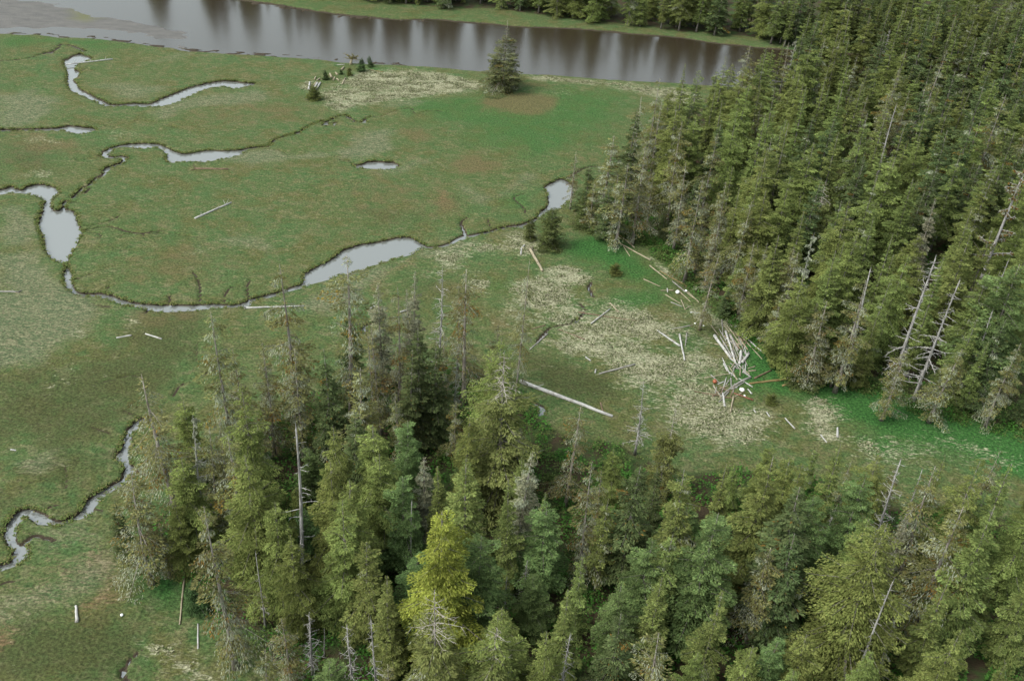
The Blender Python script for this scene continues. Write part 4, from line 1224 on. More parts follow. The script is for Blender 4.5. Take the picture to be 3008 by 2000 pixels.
tree('Z7', 1330, 860, 'young_spruce', 6, Z)
tree('Z7', 1270, 30, 'hemlock', 18, Z)
# --- forest beside the meadow
Z = 'east'
tree('Z3', 1775, 345, 'lichen_spruce', 33, Z, 'tall leaning spruce with a long pale lichen crown', 'the tall leaning lichen spruce', tilt=0.10, tiltdir=0.3)
tree('Z3', 1482, 735, 'broken_pole', 24, Z, 'long straight silver snag among green spruces', 'the straight silver snag', tilt=0.05, tiltdir=0.2)
tree('Z3', 1430, 200, 'dead_tree', 22, Z, 'bare dead spire above the young green spruces', 'the bare dead spire', variant=1)
tree('Z3', 2345, 1140, 'moss_dead_tree', 30, Z, 'dead tree with orange moss on long bare limbs', 'the orange-limbed dead tree', tilt=0.05, tiltdir=0.2)
tree('Z3', 800, 265, 'lichen_dead_tree', 22, Z, 'white-twigged dead tree at the river end of the forest', 'the white-twigged dead tree')
tree('Z3', 300, 388, 'spruce', 27, Z, 'flat-topped green spruce standing against the river', 'the flat-topped river spruce')
tree('Z3', 480, 315, 'lichen_spruce', 27, Z, spread=1.2)
tree('Z3', 605, 318, 'spruce', 27, Z)
tree('Z3', 40, 430, 'spruce', 24, Z, spread=0.7)
tree('Z3', 2235, 645, 'lichen_spruce', 30, Z, 'pale-tipped lichen spruce among the dark eastern trees', 'the pale-tipped eastern spruce', spread=1.3)
tree('Z3', 1755, 1360, 'grey_spruce', 22, Z)
tree('Z3', 1000, 1250, 'dead_top_hemlock', 20, Z)
tree('Z3', 240, 915, 'lichen_spruce', 22, Z, spread=1.2)
tree('Z2', 2190, 535, 'lichen_spruce', 27, Z, 'thin-tipped grey lichen spruce at the meadow end of the forest', 'the thin-tipped lichen spruce', spread=0.9)
tree('Z2', 2068, 665, 'thin_lichen_spruce', 24, Z, spread=1.2)
tree('Z2', 2210, 700, 'lichen_spruce', 24, Z)
tree('Z2', 1860, 925, 'lichen_spruce', 22, Z, 'wide sparse lichen spruce behind the white pond', 'the wide sparse lichen spruce', spread=1.7)
for x, y, k, h, sp in ((1500, 330, 'dark_spruce', 14, 1.4), (1560, 500, 'lichen_spruce', 12, 1.7), (1850, 300, 'lichen_spruce', 21, 1.5), (1480, 610, 'low_spruce', 8, 0.8), (1700, 540, 'dark_spruce', 13, 1.5), (1760, 420, 'lichen_spruce', 16, 1.7), (1600, 690, 'low_spruce', 7, 0.9)):
    tree('E', x, y, k, h, Z, spread=sp)
tree('Z2', 2100, 1000, 'lichen_spruce', 24, Z, spread=1.2)
tree('Z3', 15, 845, 'lichen_spruce', 26, Z, spread=1.1)
tree('Z3', 150, 1225, 'lichen_spruce', 24, Z, spread=1.1)
tree('Z3', 465, 1385, 'lichen_spruce', 20, Z)
tree('Z3', 50, 1100, 'lichen_spruce', 22, Z, spread=1.1)
tree('Z3', 320, 1240, 'lichen_spruce', 20, Z)
tree('Z6', 935, 55, 'lichen_dead_tree', 25, Z, 'grey spired dead tree rising over the driftwood shore', 'the grey spired dead tree')
tree('Z6', 790, 185, 'lichen_spruce', 19, Z, spread=1.4)
tree('Z6', 232, 170, 'thin_lichen_spruce', 18, Z)
tree('Z6', 500, 120, 'lichen_spruce', 17, Z, spread=1.3)
tree('Z6', 1335, 305, 'broken_pole', 22, Z, 'short-stubbed grey snag half hidden in green spruces')
tree('Z6', 1748, 245, 'dead_tree', 28, Z, 'tall silver dead tree, the straighter of the pair over the meadow', 'the straight silver dead tree', variant=2)
tree('Z6', 1893, 362, 'dead_tree', 26, Z, 'silver dead tree with a kinked trunk and clawing limbs', 'the kinked silver dead tree', variant=0, tilt=0.03, tiltdir=0)
tree('Z6', 2268, 258, 'broken_pole', 18, Z)
tree('Z6', 2175, 590, 'broken_pole', 18, Z)
tree('Z6', 1895, 840, 'lichen_spruce', 16, Z, 'wide-skirted grey spruce at the edge of the bright meadow', 'the wide-skirted grey spruce', spread=1.7)
tree('Z6', 1290, 365, 'lichen_spruce', 24, Z, spread=1.2)
tree('Z6', 1010, 500, 'lichen_spruce', 19, Z, spread=1.4)
tree('Z6', 1540, 860, 'lichen_spruce', 15, Z, spread=1.3)
tree('Z6', 2345, 280, 'broad_spruce', 26, Z)
tree('Z6', 330, 440, 'dark_spruce', 6.5, Z, 'dense dark spruce overhanging the driftwood shore', spread=1.6)
tree('Z6', 480, 540, 'spruce', 6, Z, spread=1.7)
tree('Z6', 1130, 770, 'spruce', 11, Z, spread=1.5)
tree('Z6', 980, 790, 'spruce', 9, Z, spread=1.5)
tree('Z6', 700, 480, 'lichen_spruce', 13, Z, spread=1.6)
for x, y, k, h in ((560, 780, 'spruce', 27), (745, 850, 'spruce', 27), (870, 600, 'spruce', 28), (1090, 905, 'spruce', 26), (1295, 780, 'spruce', 28), (1170, 265, 'spruce', 28), (1000, 480, 'spruce', 28),
                   (660, 600, 'spruce', 27), (440, 560, 'hemlock', 27), (400, 760, 'hemlock', 26), (1240, 560, 'spruce', 27), (900, 980, 'hemlock', 25), (560, 1180, 'spruce', 24), (1480, 1090, 'hemlock', 25), (1330, 1230, 'spruce', 25),
                   (1600, 1230, 'spruce', 24), (760, 1200, 'hemlock', 24), (1150, 1380, 'hemlock', 24), (580, 1310, 'hemlock', 22), (400, 1290, 'spruce', 21), (1880, 480, 'dark_spruce', 30), (2050, 260, 'dark_spruce', 30),
                   (1620, 130, 'dark_spruce', 28), (2300, 250, 'dark_spruce', 30), (1560, 330, 'spruce', 29), (2080, 600, 'dark_spruce', 30), (2000, 830, 'dark_spruce', 28), (2280, 900, 'dark_spruce', 28), (1850, 900, 'dark_spruce', 27), (1690, 560, 'dark_spruce', 28)):
    tree('Z3', x, y, k, h, Z)
for x, y, k, h in ((700, 285, 'spruce', 27), (770, 300, 'lichen_spruce', 27), (870, 322, 'hemlock', 27), (935, 285, 'spruce', 28), (1005, 262, 'lichen_spruce', 29), (1085, 255, 'spruce', 28), (830, 225, 'dark_spruce', 29)):
    tree('Z3', x, y, k, h, Z)
for x, y, k, h in ((1200, 60, 'hemlock', 24), (1100, 180, 'spruce', 22), (1450, 60, 'spruce', 24), (1560, 180, 'hemlock', 23), (1420, 380, 'spruce', 20), (1820, 230, 'spruce', 23), (2000, 60, 'spruce', 25), (2120, 330, 'spruce', 22), (700, 60, 'spruce', 22),
                   (520, 300, 'lichen_spruce', 13), (1720, 560, 'spruce', 16), (2030, 620, 'spruce', 18), (2230, 640, 'dark_spruce', 19), (2330, 800, 'lichen_spruce', 18), (2120, 800, 'spruce', 15), (1350, 640, 'spruce', 15), (860, 350, 'hemlock', 20)):
    tree('Z6', x, y, k, h, Z)

for kind, xy, h, zone, label, mark, k in MANUAL:
    plant(kind, xy, h, zone, label, mark=mark, **k)


def infill(poly, zone, spacing, kinds, hr, seed, limit=400, gap=None, avoid=3.2, seen=None):
    rng = random.Random(seed)
    x0, y0 = poly.min(0)
    x1, y1 = poly.max(0)
    have = [t['xy'] for t in TREES]
    n = 0
    for _ in range(limit * 60):
        p = np.array([rng.uniform(x0, x1), rng.uniform(y0, y1)])
        if not inside(p[:1], p[1:], poly)[0]:
            continue
        if gap and gap(p, rng):
            continue
        h = rng.uniform(*hr)
        u, v = project((p[0], p[1], h))
        if seen and not seen(u, v):
            continue
        if any((p[0] - q[0]) ** 2 + (p[1] - q[1]) ** 2 < spacing ** 2 for q in have):
            continue
        have.append(p)
        r = rng.random()
        acc = 0
        for kd, wt in kinds:
            acc += wt
            if r < acc:
                break
        plant(kd, p, h, zone)
        n += 1
        if n >= limit:
            break
    return n


in_frame = lambda u, v: -60 < u < 3070 and -40 < v < 2040
BACK = gpoly('F', [(470, 1100), (560, 1010), (700, 945), (850, 900), (960, 875), (1100, 875), (1190, 920), (1250, 980), (1250, 1060), (1100, 1010), (950, 1000), (800, 1020), (650, 1080), (520, 1180)])
n1 = infill(BACK, 'near', 4.4, (('lichen_spruce', .62), ('dark_spruce', .26), ('grey_spruce', .12)), (13, 23), 8, 34, seen=lambda u, v: in_frame(u, v) and not (1480 < u and v < 1150))
clear_view = lambda u, v: in_frame(u, v) and not (1480 < u < 2650 and v < 1300)
n1 += infill(FOREST_NEAR, 'near', 5.3, (('spruce', .34), ('hemlock', .3), ('broad_spruce', .16), ('dark_spruce', .12), ('lichen_spruce', .08)), (8, 19), 1, 95, seen=clear_view)
EDGE = np.array([p for p in gpoly('F', [(1455, 545), (1510, 560), (1590, 640), (1640, 690), (1735, 770), (1830, 850), (1900, 862), (2000, 890), (2150, 945), (2358, 995), (2358, 940), (2150, 890), (2000, 830), (1900, 800), (1830, 770), (1760, 690), (1670, 610), (1600, 540), (1520, 480), (1455, 490)])])
n2 = infill(EDGE, 'east', 4.6, (('lichen_spruce', .6), ('dark_spruce', .2), ('spruce', .2)), (9, 19), 9, 34, seen=in_frame)
n2 += infill(gpoly('Z3', [(760, 628), (1500, 655), (2600, 715), (2600, 830), (1500, 760), (760, 705)]), 'east', 4.6, (('spruce', .5), ('hemlock', .2), ('dark_spruce', .3)), (25, 31), 15, 28, seen=lambda u, v: 2250 < u < 3060)
n2 += infill(FOREST_EAST, 'east', 6.2, (('spruce', .54), ('hemlock', .2), ('dark_spruce', .18), ('lichen_spruce', .08)), (15, 27), 2, 165, seen=lambda u, v: -60 < u < 3060 and -150 < v < 2040 and (u > 2330 or v > 125 + (2330 - u) * 0.30))


def far_gap(p, rng):
    u, v = project((p[0], p[1], 0))
    for c, wd in ((520, 50), (675, 32), (800, 36), (985, 36), (1115, 36), (1215, 24), (1365, 26)):
        if abs(u - c) < wd * 0.8:
            return True
    return u < 420


FRONT = np.concatenate([FAR_LINE + np.array([0, -3]), (FAR_LINE + np.array([0, 16]))[::-1]])
n3 = infill(FRONT, 'far', 4.6, (('spruce', .45), ('hemlock', .25), ('dark_spruce', .3)), (18, 29), 4, 110, gap=far_gap, seen=lambda u, v: 400 < u < 3060 and v > -420)
n3 += infill(FRONT, 'far', 4.4, (('spruce', .6), ('dark_spruce', .4)), (7, 12), 6, 40, gap=lambda p, r: not far_gap(p, r) or project((p[0], p[1], 0))[0] < 600, seen=lambda u, v: 400 < u < 3060 and v > -420)
CLOSE = np.concatenate([gpoly('Z3', [(600, 312), (760, 330), (1000, 343), (1700, 380), (2600, 430)]), gpoly('Z3', [(2600, 395), (1700, 335), (900, 293), (600, 275)])])
n3 += infill(CLOSE, 'far', 4.4, (('spruce', .6), ('dark_spruce', .4)), (14, 24), 11, 45, seen=lambda u, v: u < 3060)
n3 += infill(FOREST_FAR, 'far', 7.0, (('spruce', .5), ('hemlock', .15), ('dark_spruce', .3), ('lichen_spruce', .05)), (19, 27), 3, 70, gap=lambda p, r: far_gap(p, r) or project((p[0], p[1], 0))[0] < 1000, seen=lambda u, v: 400 < u < 3060 and v > -260)
print('kites', sum(x[1] for x in STAT), STAT[:4])
print('trees', len(TREES), 'infill', n1, n2, n3)

# ------------------------------------------------------------------ driftwood
LOGS = []
TONE = {'w': (0.46, 0.45, 0.43), 'g': (0.30, 0.285, 0.26), 't': (0.33, 0.285, 0.20), 'b': (0.20, 0.14, 0.095), 'o': (0.22, 0.16, 0.070), 'r': (0.22, 0.10, 0.065)}
WORD = {'w': 'bleached white', 'g': 'weathered grey', 't': 'tan', 'b': 'brown', 'o': 'orange-mossed', 'r': 'reddish'}


def log(t, x1, y1, x2, y2, wpx, tone, label=None, root=0, stubs=0, bend=0.0, raise_=0.0, name='driftwood_log'):
    a, b = ground(*px(t, x1, y1)), ground(*px(t, x2, y2))
    mid = (a + b) / 2
    L = float(np.linalg.norm(b - a))
    dist = math.hypot(math.hypot(*mid), CAM_H)
    r = max(0.10, 0.56 * wpx / TILES[t][2] / CAM_F * dist)
    rng = np.random.default_rng(int(x1 * 7 + y1 * 13))
    k = 7
    s = np.linspace(-0.5, 0.5, k)
    pts = np.stack([s * L, bend * L * (0.25 - s ** 2) * 4 + rng.normal(0, r * 0.12, k), rng.normal(0, r * 0.06, k)], -1)
    T = Tubes()
    big = 1 if rng.uniform() < 0.5 or root else -1
    T.add(pts, r * (1 - 0.22 * big * s * 2 * 0.8) * rng.uniform(.94, 1.06, k), 8, TONE[tone], True, 0.07, rng)
    for _ in range(stubs):
        q = pts[rng.integers(1, k - 1)]
        d = np.array([rng.uniform(.2, .8), rng.uniform(-1, 1), rng.uniform(.1, .9)])
        d /= np.linalg.norm(d)
        l = rng.uniform(0.6, 1.8) + r
        T.add([q, q + d * l * .6, q + d * l + np.array([0, 0, .08])], [r * .3, r * .2, r * .06], 5, TONE[tone], False)
    me = T.mesh('driftwood_log', (M_LOG,))
    za, zb = height(*a), height(*b)
    zz = max(min(za, zb), -0.6) if abs(za - zb) > .5 else (za + zb) / 2
    o = link(name, me)
    o.location = (mid[0], mid[1], zz + r * 0.55 + raise_)
    o.rotation_euler = (0, 0, math.atan2(b[1] - a[1], b[0] - a[0]))
    if root:
        T2 = Tubes()
        for i in range(7):
            an = rng.uniform(0, 6.28)
            d = np.array([-0.55, math.cos(an), 0.35 + 0.65 * math.sin(an)])
            d /= np.linalg.norm(d)
            q = pts[0]
            l = rng.uniform(1.6, 3.2) * r * root
            T2.add([q + np.array([r * .5, 0, 0]), q + d * l * .5, q + d * l + rng.normal(0, .1, 3)], [r * .5, r * .28, r * .06], 5, tuple(.75 * x for x in TONE[tone]), False)
        link('root', T2.mesh('root', (M_LOG,)), o)
    o['category'] = 'log'
    LOGS.append(dict(o=o, xy=mid, r=r, L=L, tone=tone, label=label))
    return o


PILE = [('A', 385, 340, 570, 595, 28, 'w'), ('A', 450, 345, 590, 580, 14, 'g'), ('A', 515, 290, 630, 660, 20, 'w'), ('A', 565, 330, 660, 510, 24, 'g'), ('A', 615, 280, 770, 500, 12, 't'), ('A', 470, 150, 485, 330, 10, 'g'),
        ('A', 710, 330, 940, 525, 16, 'w'), ('A', 690, 340, 935, 605, 9, 't'), ('A', 740, 310, 985, 405, 10, 't'), ('A', 960, 535, 1260, 665, 10, 't'), ('A', 692, 520, 675, 665, 26, 'w'), ('A', 785, 550, 705, 650, 26, 'w'),
        ('A', 490, 655, 540, 745, 16, 'w'), ('A', 550, 680, 650, 845, 9, 't'), ('A', 600, 720, 680, 655, 14, 'g'), ('A', 718, 675, 722, 765, 14, 'g'), ('A', 745, 665, 740, 760, 13, 'w'), ('A', 690, 690, 680, 800, 9, 't'), ('A', 865, 735, 780, 742, 14, 't'), ('A', 770, 715, 855, 690, 8, 't'),
        ('A', 1045, 735, 845, 830, 14, 'b'), ('A', 1170, 915, 1290, 880, 20, 'o'), ('A', 1250, 735, 1340, 725, 18, 'w'), ('A', 1240, 715, 1330, 680, 16, 'b'),
        ('A', 480, 995, 505, 1150, 20, 'w'), ('A', 430, 910, 560, 985, 8, 'b'), ('A', 150, 980, 440, 1030, 10, 'b'), ('A', 500, 1045, 610, 1055, 8, 'b'), ('A', 610, 1000, 830, 1080, 16, 'r'), ('A', 605, 1040, 570, 1220, 16, 't'),
        ('A', 575, 945, 720, 850, 8, 't'), ('A', 580, 945, 650, 930, 10, 'w'), ('A', 770, 955, 815, 1010, 14, 'w'), ('A', 270, 820, 620, 762, 6, 't'), ('A', 560, 840, 520, 900, 8, 'g'), ('A', 410, 930, 395, 1000, 6, 'g'), ('A', 1695, 830, 1630, 905, 12, 't'),
        ('A', 1200, 1290, 1310, 1410, 14, 'w'), ('A', 985, 1220, 1020, 1270, 12, 'w'), ('A', 840, 1190, 865, 1220, 8, 'w'), ('A', 350, 220, 430, 330, 6, 't'), ('A', 530, 220, 600, 310, 8, 't'),
        ('A', 490, 210, 560, 300, 8, 't'), ('A', 570, 260, 690, 450, 7, 't'), ('A', 640, 300, 720, 430, 7, 't'), ('A', 580, 340, 680, 480, 8, 't'), ('A', 440, 260, 520, 400, 7, 'g'), ('A', 110, 65, 280, 90, 6, 'w'),
        ('B', 1060, 320, 1210, 460, 6, 't'), ('B', 830, 320, 1000, 315, 8, 't'), ('B', 610, 180, 825, 275, 5, 't'), ('B', 890, 370, 1080, 485, 10, 't'), ('B', 960, 470, 1110, 530, 7, 'g'), ('B', 1090, 440, 1145, 570, 7, 't'), ('B', 1150, 330, 1260, 420, 8, 't'),
        ('B', 1175, 330, 1320, 470, 7, 't'), ('B', 915, 300, 918, 345, 14, 'w'), ('B', 1145, 555, 1220, 515, 7, 't'), ('Z5', 1685, 910, 1720, 935, 8, 'w'), ('Z5', 1755, 995, 1750, 1020, 8, 'w'), ('Z5', 1240, 165, 1265, 140, 8, 'w'), ('Z5', 1245, 165, 1240, 205, 8, 'w'), ('Z5', 410, 605, 460, 590, 10, 'w'), ('Z5', 205, 578, 235, 565, 12, 'w'),
        ('H', 650, 905, 560, 1040, 34, 'w'), ('H', 715, 900, 605, 1080, 34, 'w'), ('H', 610, 885, 545, 990, 28, 't'), ('H', 605, 760, 580, 830, 25, 't'), ('H', 935, 700, 975, 790, 36, 't'), ('H', 1045, 770, 1015, 840, 30, 't'), ('H', 1090, 810, 1140, 850, 26, 't'), ('H', 1255, 540, 1200, 610, 34, 't'), ('H', 1060, 660, 1110, 720, 30, 't'), ('H', 1270, 480, 1090, 482, 8, 'w'), ('H', 700, 800, 640, 850, 26, 't')]
rp = random.Random(12)
for k in range(46):                                  # smaller pieces heaped between the big logs
    cx, cy = (rp.gauss(640, 75), rp.gauss(520, 150)) if k < 30 else (rp.gauss(560, 110), rp.gauss(930, 80))
    an, ll = rp.gauss(1.0, 0.35) if k < 22 else rp.uniform(0, 3.1), rp.uniform(30, 110)
    PILE.append(('A', cx - ll * math.cos(an), cy - ll * math.sin(an), cx + ll * math.cos(an), cy + ll * math.sin(an), rp.choice((5, 6, 8, 10)), rp.choice('wggttb')))
for k, a in enumerate(PILE):
    log(*a, raise_=0.04 * (k % 3))
log('A', 455, 1045, 805, 815, 20, 'g', 'long grey pole lying aslant below the driftwood pile with a hooked end', bend=0.05)
log('A', 805, 820, 710, 752, 18, 'g', 'short curved grey limb at the hooked end of the aslant pole', bend=-0.1)
log('A', 785, 890, 1285, 830, 22, 'o', 'long log with orange moss lying toward the low spreading spruce')
log('A', 1803, 1400, 1800, 1510, 20, 'w', 'short white log upright on the pale straw patch beside the meadow')
log('A', 1610, 1480, 1680, 1568, 8, 'w', 'thin white stick below the pale straw patch beside the meadow')
log('B', 785, 835, 1080, 1035, 20, 'w', 'white log meeting another white log in a V on the straw flat')
log('B', 1070, 890, 1135, 1220, 20, 'w', 'white log forming the upright arm of the V on the straw flat', raise_=0.15)
log('B', 40, 1385, 500, 1265, 22, 'g', 'thick grey log alone on the straw flat above the big fallen log')
log('B', -230, 600, 555, 720, 12, 'b', 'long dark log with a white end crossed by a short white one', stubs=1)
log('B', -60, 755, 185, 565, 13, 'w', 'short white log crossing the long dark log', raise_=0.2)
log('B', 180, 480, 290, 600, 16, 't', 'pale tan log just behind the crossed pair')
log('B', 690, 0, 910, 175, 14, 't', 'straight log with a white end along the meadow edge')
log('B', 980, 200, 1150, 340, 14, 'g', 'grey log beside the white float at the forest edge')
log('B', 820, 70, 1170, 265, 13, 'o', 'rusty brown log along the foot of the forest edge')
log('B', 1230, 765, 960, 815, 12, 'g', 'grey log with a pale tangled root above the V of logs', root=2.2)
log('B', 1165, 870, 1145, 1030, 12, 'g', 'tangled grey branchy log beside the V of logs', root=2.0, stubs=4)
log('B', 1210, 600, 1400, 620, 6, 'w', 'thin white pole under the dark shore spruce')
log('Z5', 1305, 175, 1390, 320, 18, 't', 'stubby tan log below the dark spruce by the white pond', root=1.3)
log('Z5', 1235, 1080, 1870, 1320, 22, 'w', 'biggest log, a long fallen white trunk across the dark grass', stubs=3)
log('Z5', 1788, 1225, 1805, 1290, 8, 'b', 'short brown stick near the lower end of the biggest log')
log('Z5', 1425, 750, 1300, 860, 8, 'g', 'slanting grey pole beside the thin rill in the straw')
log('Z5', 1500, 720, 1680, 790, 5, 'b', 'thin dark branch lying on the straw flat', stubs=2)
log('Z5', 1410, 693, 1310, 720, 5, 'b', 'thin dark branch lying beside the rill')
log('Z5', 1830, 80, 2130, 245, 8, 't', 'long thin tan pole along the top edge of the bright meadow')
log('Z5', 1940, 90, 2020, 160, 8, 't', 'short tan pole at the top corner of the bright meadow')
log('Z5', 1945, 150, 1990, 220, 4, 't', 'thin straw-coloured stick in the upper bright meadow')
log('Z4', 1690, 575, 2090, 560, 10, 'w', 'straight white log with a root lying beside the creek', root=2.2)
log('Z4', 800, 780, 905, 762, 9, 'w', 'small white log on the marsh, tilted up toward the creek')
log('Z4', 1000, 752, 1110, 788, 9, 'w', 'small white log on the marsh, pointing down toward the trees')
log('Z4', 130, 465, -60, 458, 8, 'g', 'grey log with bare twigs poking in at the marsh border', root=2.0, stubs=2)
log('Z4', 75, 1548, 110, 1552, 9, 'w', 'tiny white stick alone on the dark marsh')
log('Z1', 1340, 1505, 1590, 1395, 10, 'w', 'white branched log alone on the middle of the marsh', stubs=5)
log('Z1', 1345, 1162, 1570, 1165, 10, 'b', 'brown log with an upturned root below the meander', root=2.6)
log('Z1', 450, 448, 775, 410, 7, 'w', 'white tree trunk with twigs spanning the upper pond', stubs=9, raise_=0.6)
log('Z7', 525, 1055, 530, 1165, 16, 'w', 'bright white log alone on the reddish lower marsh')
log('Z7', 1280, 740, 1235, 1180, 10, 't', 'long tan pole in the bright green clearing')
log('Z7', 1362, 1175, 1360, 1345, 9, 'w', 'thin pale pole below the bright green clearing')
log('Z7', 1285, 1050, 1355, 1112, 5, 't', 'short thin pole beside the long tan one')
log('H', 470, 890, 452, 1050, 40, 'w', 'short stout white log behind the round olive shrub')
log('H', 1290, 780, 1215, 935, 26, 't', 'short tan log below the riverbank clump of young spruces')
log('H', 1830, 600, 2165, 652, 15, 'o', 'orange-brown log at the foot of the riverbank young spruces')

# upturned root wad on the river bank
T = Tubes()
rngw = np.random.default_rng(5)
T.add([(0, 0, 0), (0.1, 0, 1.2), (0.4, 0.1, 2.1)], [0.55, 0.4, 0.35], 8, (0.42, 0.36, 0.26), True, .1, rngw)
wb = ground(*px('H', 1420, 470))
rw = link('root_stump', None)
rw.location = (wb[0], wb[1], height(*wb))
link('trunk', T.mesh('trunk', (M_LOG,)), rw)
T = Tubes()
V, FF, CC, n0 = [], [], [], 0
for i in range(16):
    an = rngw.uniform(0, 6.28)
    l = rngw.uniform(1.2, 2.6)
    d = np.array([math.cos(an), 0.35 * math.sin(an), rngw.uniform(-.15, .9)])
    q = np.array([0.4, 0.1, 2.0])
    p = np.array([q, q + d * l * .5 + rngw.normal(0, .12, 3), q + d * l + rngw.normal(0, .2, 3)])
    T.add(p, [.22, .14, .04], 5, (0.24, 0.20, 0.13), False)
    k = 26
    s = rngw.uniform(.2, 1, k)
    b = np.stack([np.interp(s, [0, .5, 1], p[:, j]) for j in range(3)], -1) + rngw.normal(0, .12, (k, 3))
    dv = rngw.normal(0, 1, (k, 3))
    dv /= np.linalg.norm(dv, axis=1)[:, None]
    sv = np.cross(dv, rngw.normal(0, 1, (k, 3)))
    sv /= np.linalg.norm(sv, axis=1)[:, None]
    v, f = kites(b, dv, sv, np.full(k, .35), np.full(k, .2))
    V.append(v)
    FF.append(f + n0)
    n0 += len(v)
    CC.append(np.repeat(np.array([[0.14, 0.13, 0.04]]) * rngw.uniform(.6, 1.3, (k, 1)), 4, 0))
link('roots', T.mesh('roots', (M_LOG,)), rw)
link('moss', np_mesh('moss', np.concatenate(V), np.concatenate(FF), 4, np.concatenate(CC), (M_NEEDLE,)), rw)
rw['label'], rw['category'] = 'upturned mossy root stump on the river bank beside young spruces', 'stump'

# floats washed up with the driftwood


def lathe_obj(name, prof, mat, parent=None, n=20):
    prof = np.array(prof)
    a = np.arange(n) * 2 * math.pi / n
    v = np.stack([prof[:, None, 0] * np.cos(a), prof[:, None, 0] * np.sin(a), prof[:, None, 1] * np.ones(n)], -1).reshape(-1, 3)
    idx = np.arange(len(prof) * n).reshape(len(prof), n)
    i0, i1 = idx[:-1], idx[1:]
    f = np.stack([i0, np.roll(i0, -1, 1), np.roll(i1, -1, 1), i1], -1).reshape(-1, 4)
    return link(name, np_mesh(name, v, f, 4, None, (mat,), smooth=True), parent)


def ball(r, sq=1.0, k=12):
    return [(max(0.004, r * math.sin(math.pi * i / k)), r * sq - r * sq * math.cos(math.pi * i / k)) for i in range(k + 1)]


def stand(o, t, x, y, **p):
    g = ground(*px(t, x, y))
    o.location = (g[0], g[1], height(*g) - 0.03)
    for k, v in p.items():
        o[k] = v


bu = link('mooring_float', None)
lathe_obj('body', ball(0.40), M_ORANGE, bu)
lathe_obj('eye', [(0.09, 0.75), (0.12, 0.81), (0.12, 0.89), (0.06, 0.93), (0.004, 0.93)], M_ORANGE, bu)
stand(bu, 'A', 388, 880, label='faded orange round float lying on grass beside the driftwood pile', category='float')
for t, x, y, r, sq, lb in (('A', 702, 965, .46, .55, 'white oval float below the driftwood pile'), ('B', 1045, 352, .42, .9, 'bright white drum-like float at the forest edge'), ('B', 1155, 326, .28, .7, 'small white float under the forest edge logs'),
                           ('A', 732, 1033, .2, .8, 'tiny white float below the oval one'), ('Z7', 838, 1116, .2, .8, 'tiny white float alone on the lower marsh'), ('B', 1270, 740, .17, .8, 'tiny white scrap above the blackened patch'), ('B', 1380, 770, .15, .8, 'tiny white scrap beside the pile tips')):
    wf = link('plastic_float', None)
    lathe_obj('body', ball(r, sq), M_WHITE, wf)
    lathe_obj('cap', [(r * .22, r * sq * 1.9), (r * .22, r * sq * 2.1), (.004, r * sq * 2.12)], M_WHITE, wf, 10)
    stand(wf, t, x, y, label=lb, category='float')

# ------------------------------------------------------------------ undergrowth, tussocks
rg = np.random.default_rng(77)


def scatter_leaves(name, centres, radii, heights, per, ln, colfn, mat, **props):
    n = len(centres)
    bi = np.repeat(np.arange(n), per)
    m = len(bi)
    th = rg.uniform(0, 6.283, m)
    ph = np.arccos(rg.uniform(0, 1, m))
    rr = rg.uniform(0.55, 1.0, m)
    p = np.stack([np.cos(th) * np.sin(ph) * radii[bi] * rr, np.sin(th) * np.sin(ph) * radii[bi] * rr, np.cos(ph) * heights[bi] * rr], -1)
    p[:, :2] += centres[bi, :2]
    p[:, 2] += centres[bi, 2]
    d = np.stack([np.cos(th) + rg.normal(0, .5, m), np.sin(th) + rg.normal(0, .5, m), rg.uniform(-.6, .5, m)], -1)
    d /= np.linalg.norm(d, axis=1)[:, None]
    s_ = np.cross(d, np.array([0, 0, 1.0]) + rg.normal(0, .4, (m, 3)))
    s_ /= np.linalg.norm(s_, axis=1)[:, None] + 1e-9
    l = ln * rg.uniform(.6, 1.3, m)
    v, f = kites(p, d, s_, l, l * .65)
    c = colfn(bi, m)
    return link(name, np_mesh(name, v, f, 4, np.repeat(c, 4, 0), (mat,)), kind='stuff', **props)


def sample(poly, n, box=None):
    x0, y0 = poly.min(0)
    x1, y1 = poly.max(0)
    if box:
        x0, x1, y0, y1 = max(x0, box[0]), min(x1, box[1]), max(y0, box[2]), min(y1, box[3])
    q = np.stack([rg.uniform(x0, x1, n * 4), rg.uniform(y0, y1, n * 4)], -1)
    q = q[inside(q[:, 0], q[:, 1], poly)]
    return q[:n]


q = sample(FOREST_NEAR, 2200, (-60, 95, 62, 160))
cen = np.array([(x, y, height(x, y) - .1) for x, y in q])
tone = rg.uniform(0, 1, len(cen))


def shrub_col(bi, m):
    a = np.array([[0.060, 0.150, 0.030]])
    b = np.array([[0.092, 0.124, 0.040]])
    k = sstep(.45, .75, tone[bi])[:, None]
    return (a * (1 - k) + b * k) * rg.uniform(.65, 1.35, (m, 1))


scatter_leaves('undergrowth', cen, rg.uniform(.9, 2.2, len(cen)), rg.uniform(.8, 3.0, len(cen)), 60, .42, shrub_col, M_SHRUB, label='bright green shrubby undergrowth filling gaps in the lower forest', category='undergrowth')
q = np.concatenate([sample(FOREST_EAST, 900, (20, 120, 120, 260)), sample(EDGE + rg.normal(0, .5, EDGE.shape), 420)])
qe = sample(np.array([[15, 120], [110, 120], [110, 235], [15, 235]]), 9000)
de = sdist(qe[:, 0], qe[:, 1], FOREST_EAST)
q = np.concatenate([q, qe[(de > -2.6) & (de < 1.5)][:420]])
cen = np.array([(x, y, height(x, y) - .1) for x, y in q])
tone = rg.uniform(0.2, 1.1, len(cen))
scatter_leaves('undergrowth', cen, rg.uniform(.8, 1.8, len(cen)), rg.uniform(.6, 2.0, len(cen)), 54, .38, shrub_col, M_SHRUB, label='dark green undergrowth under the trees beside the meadow', category='undergrowth')

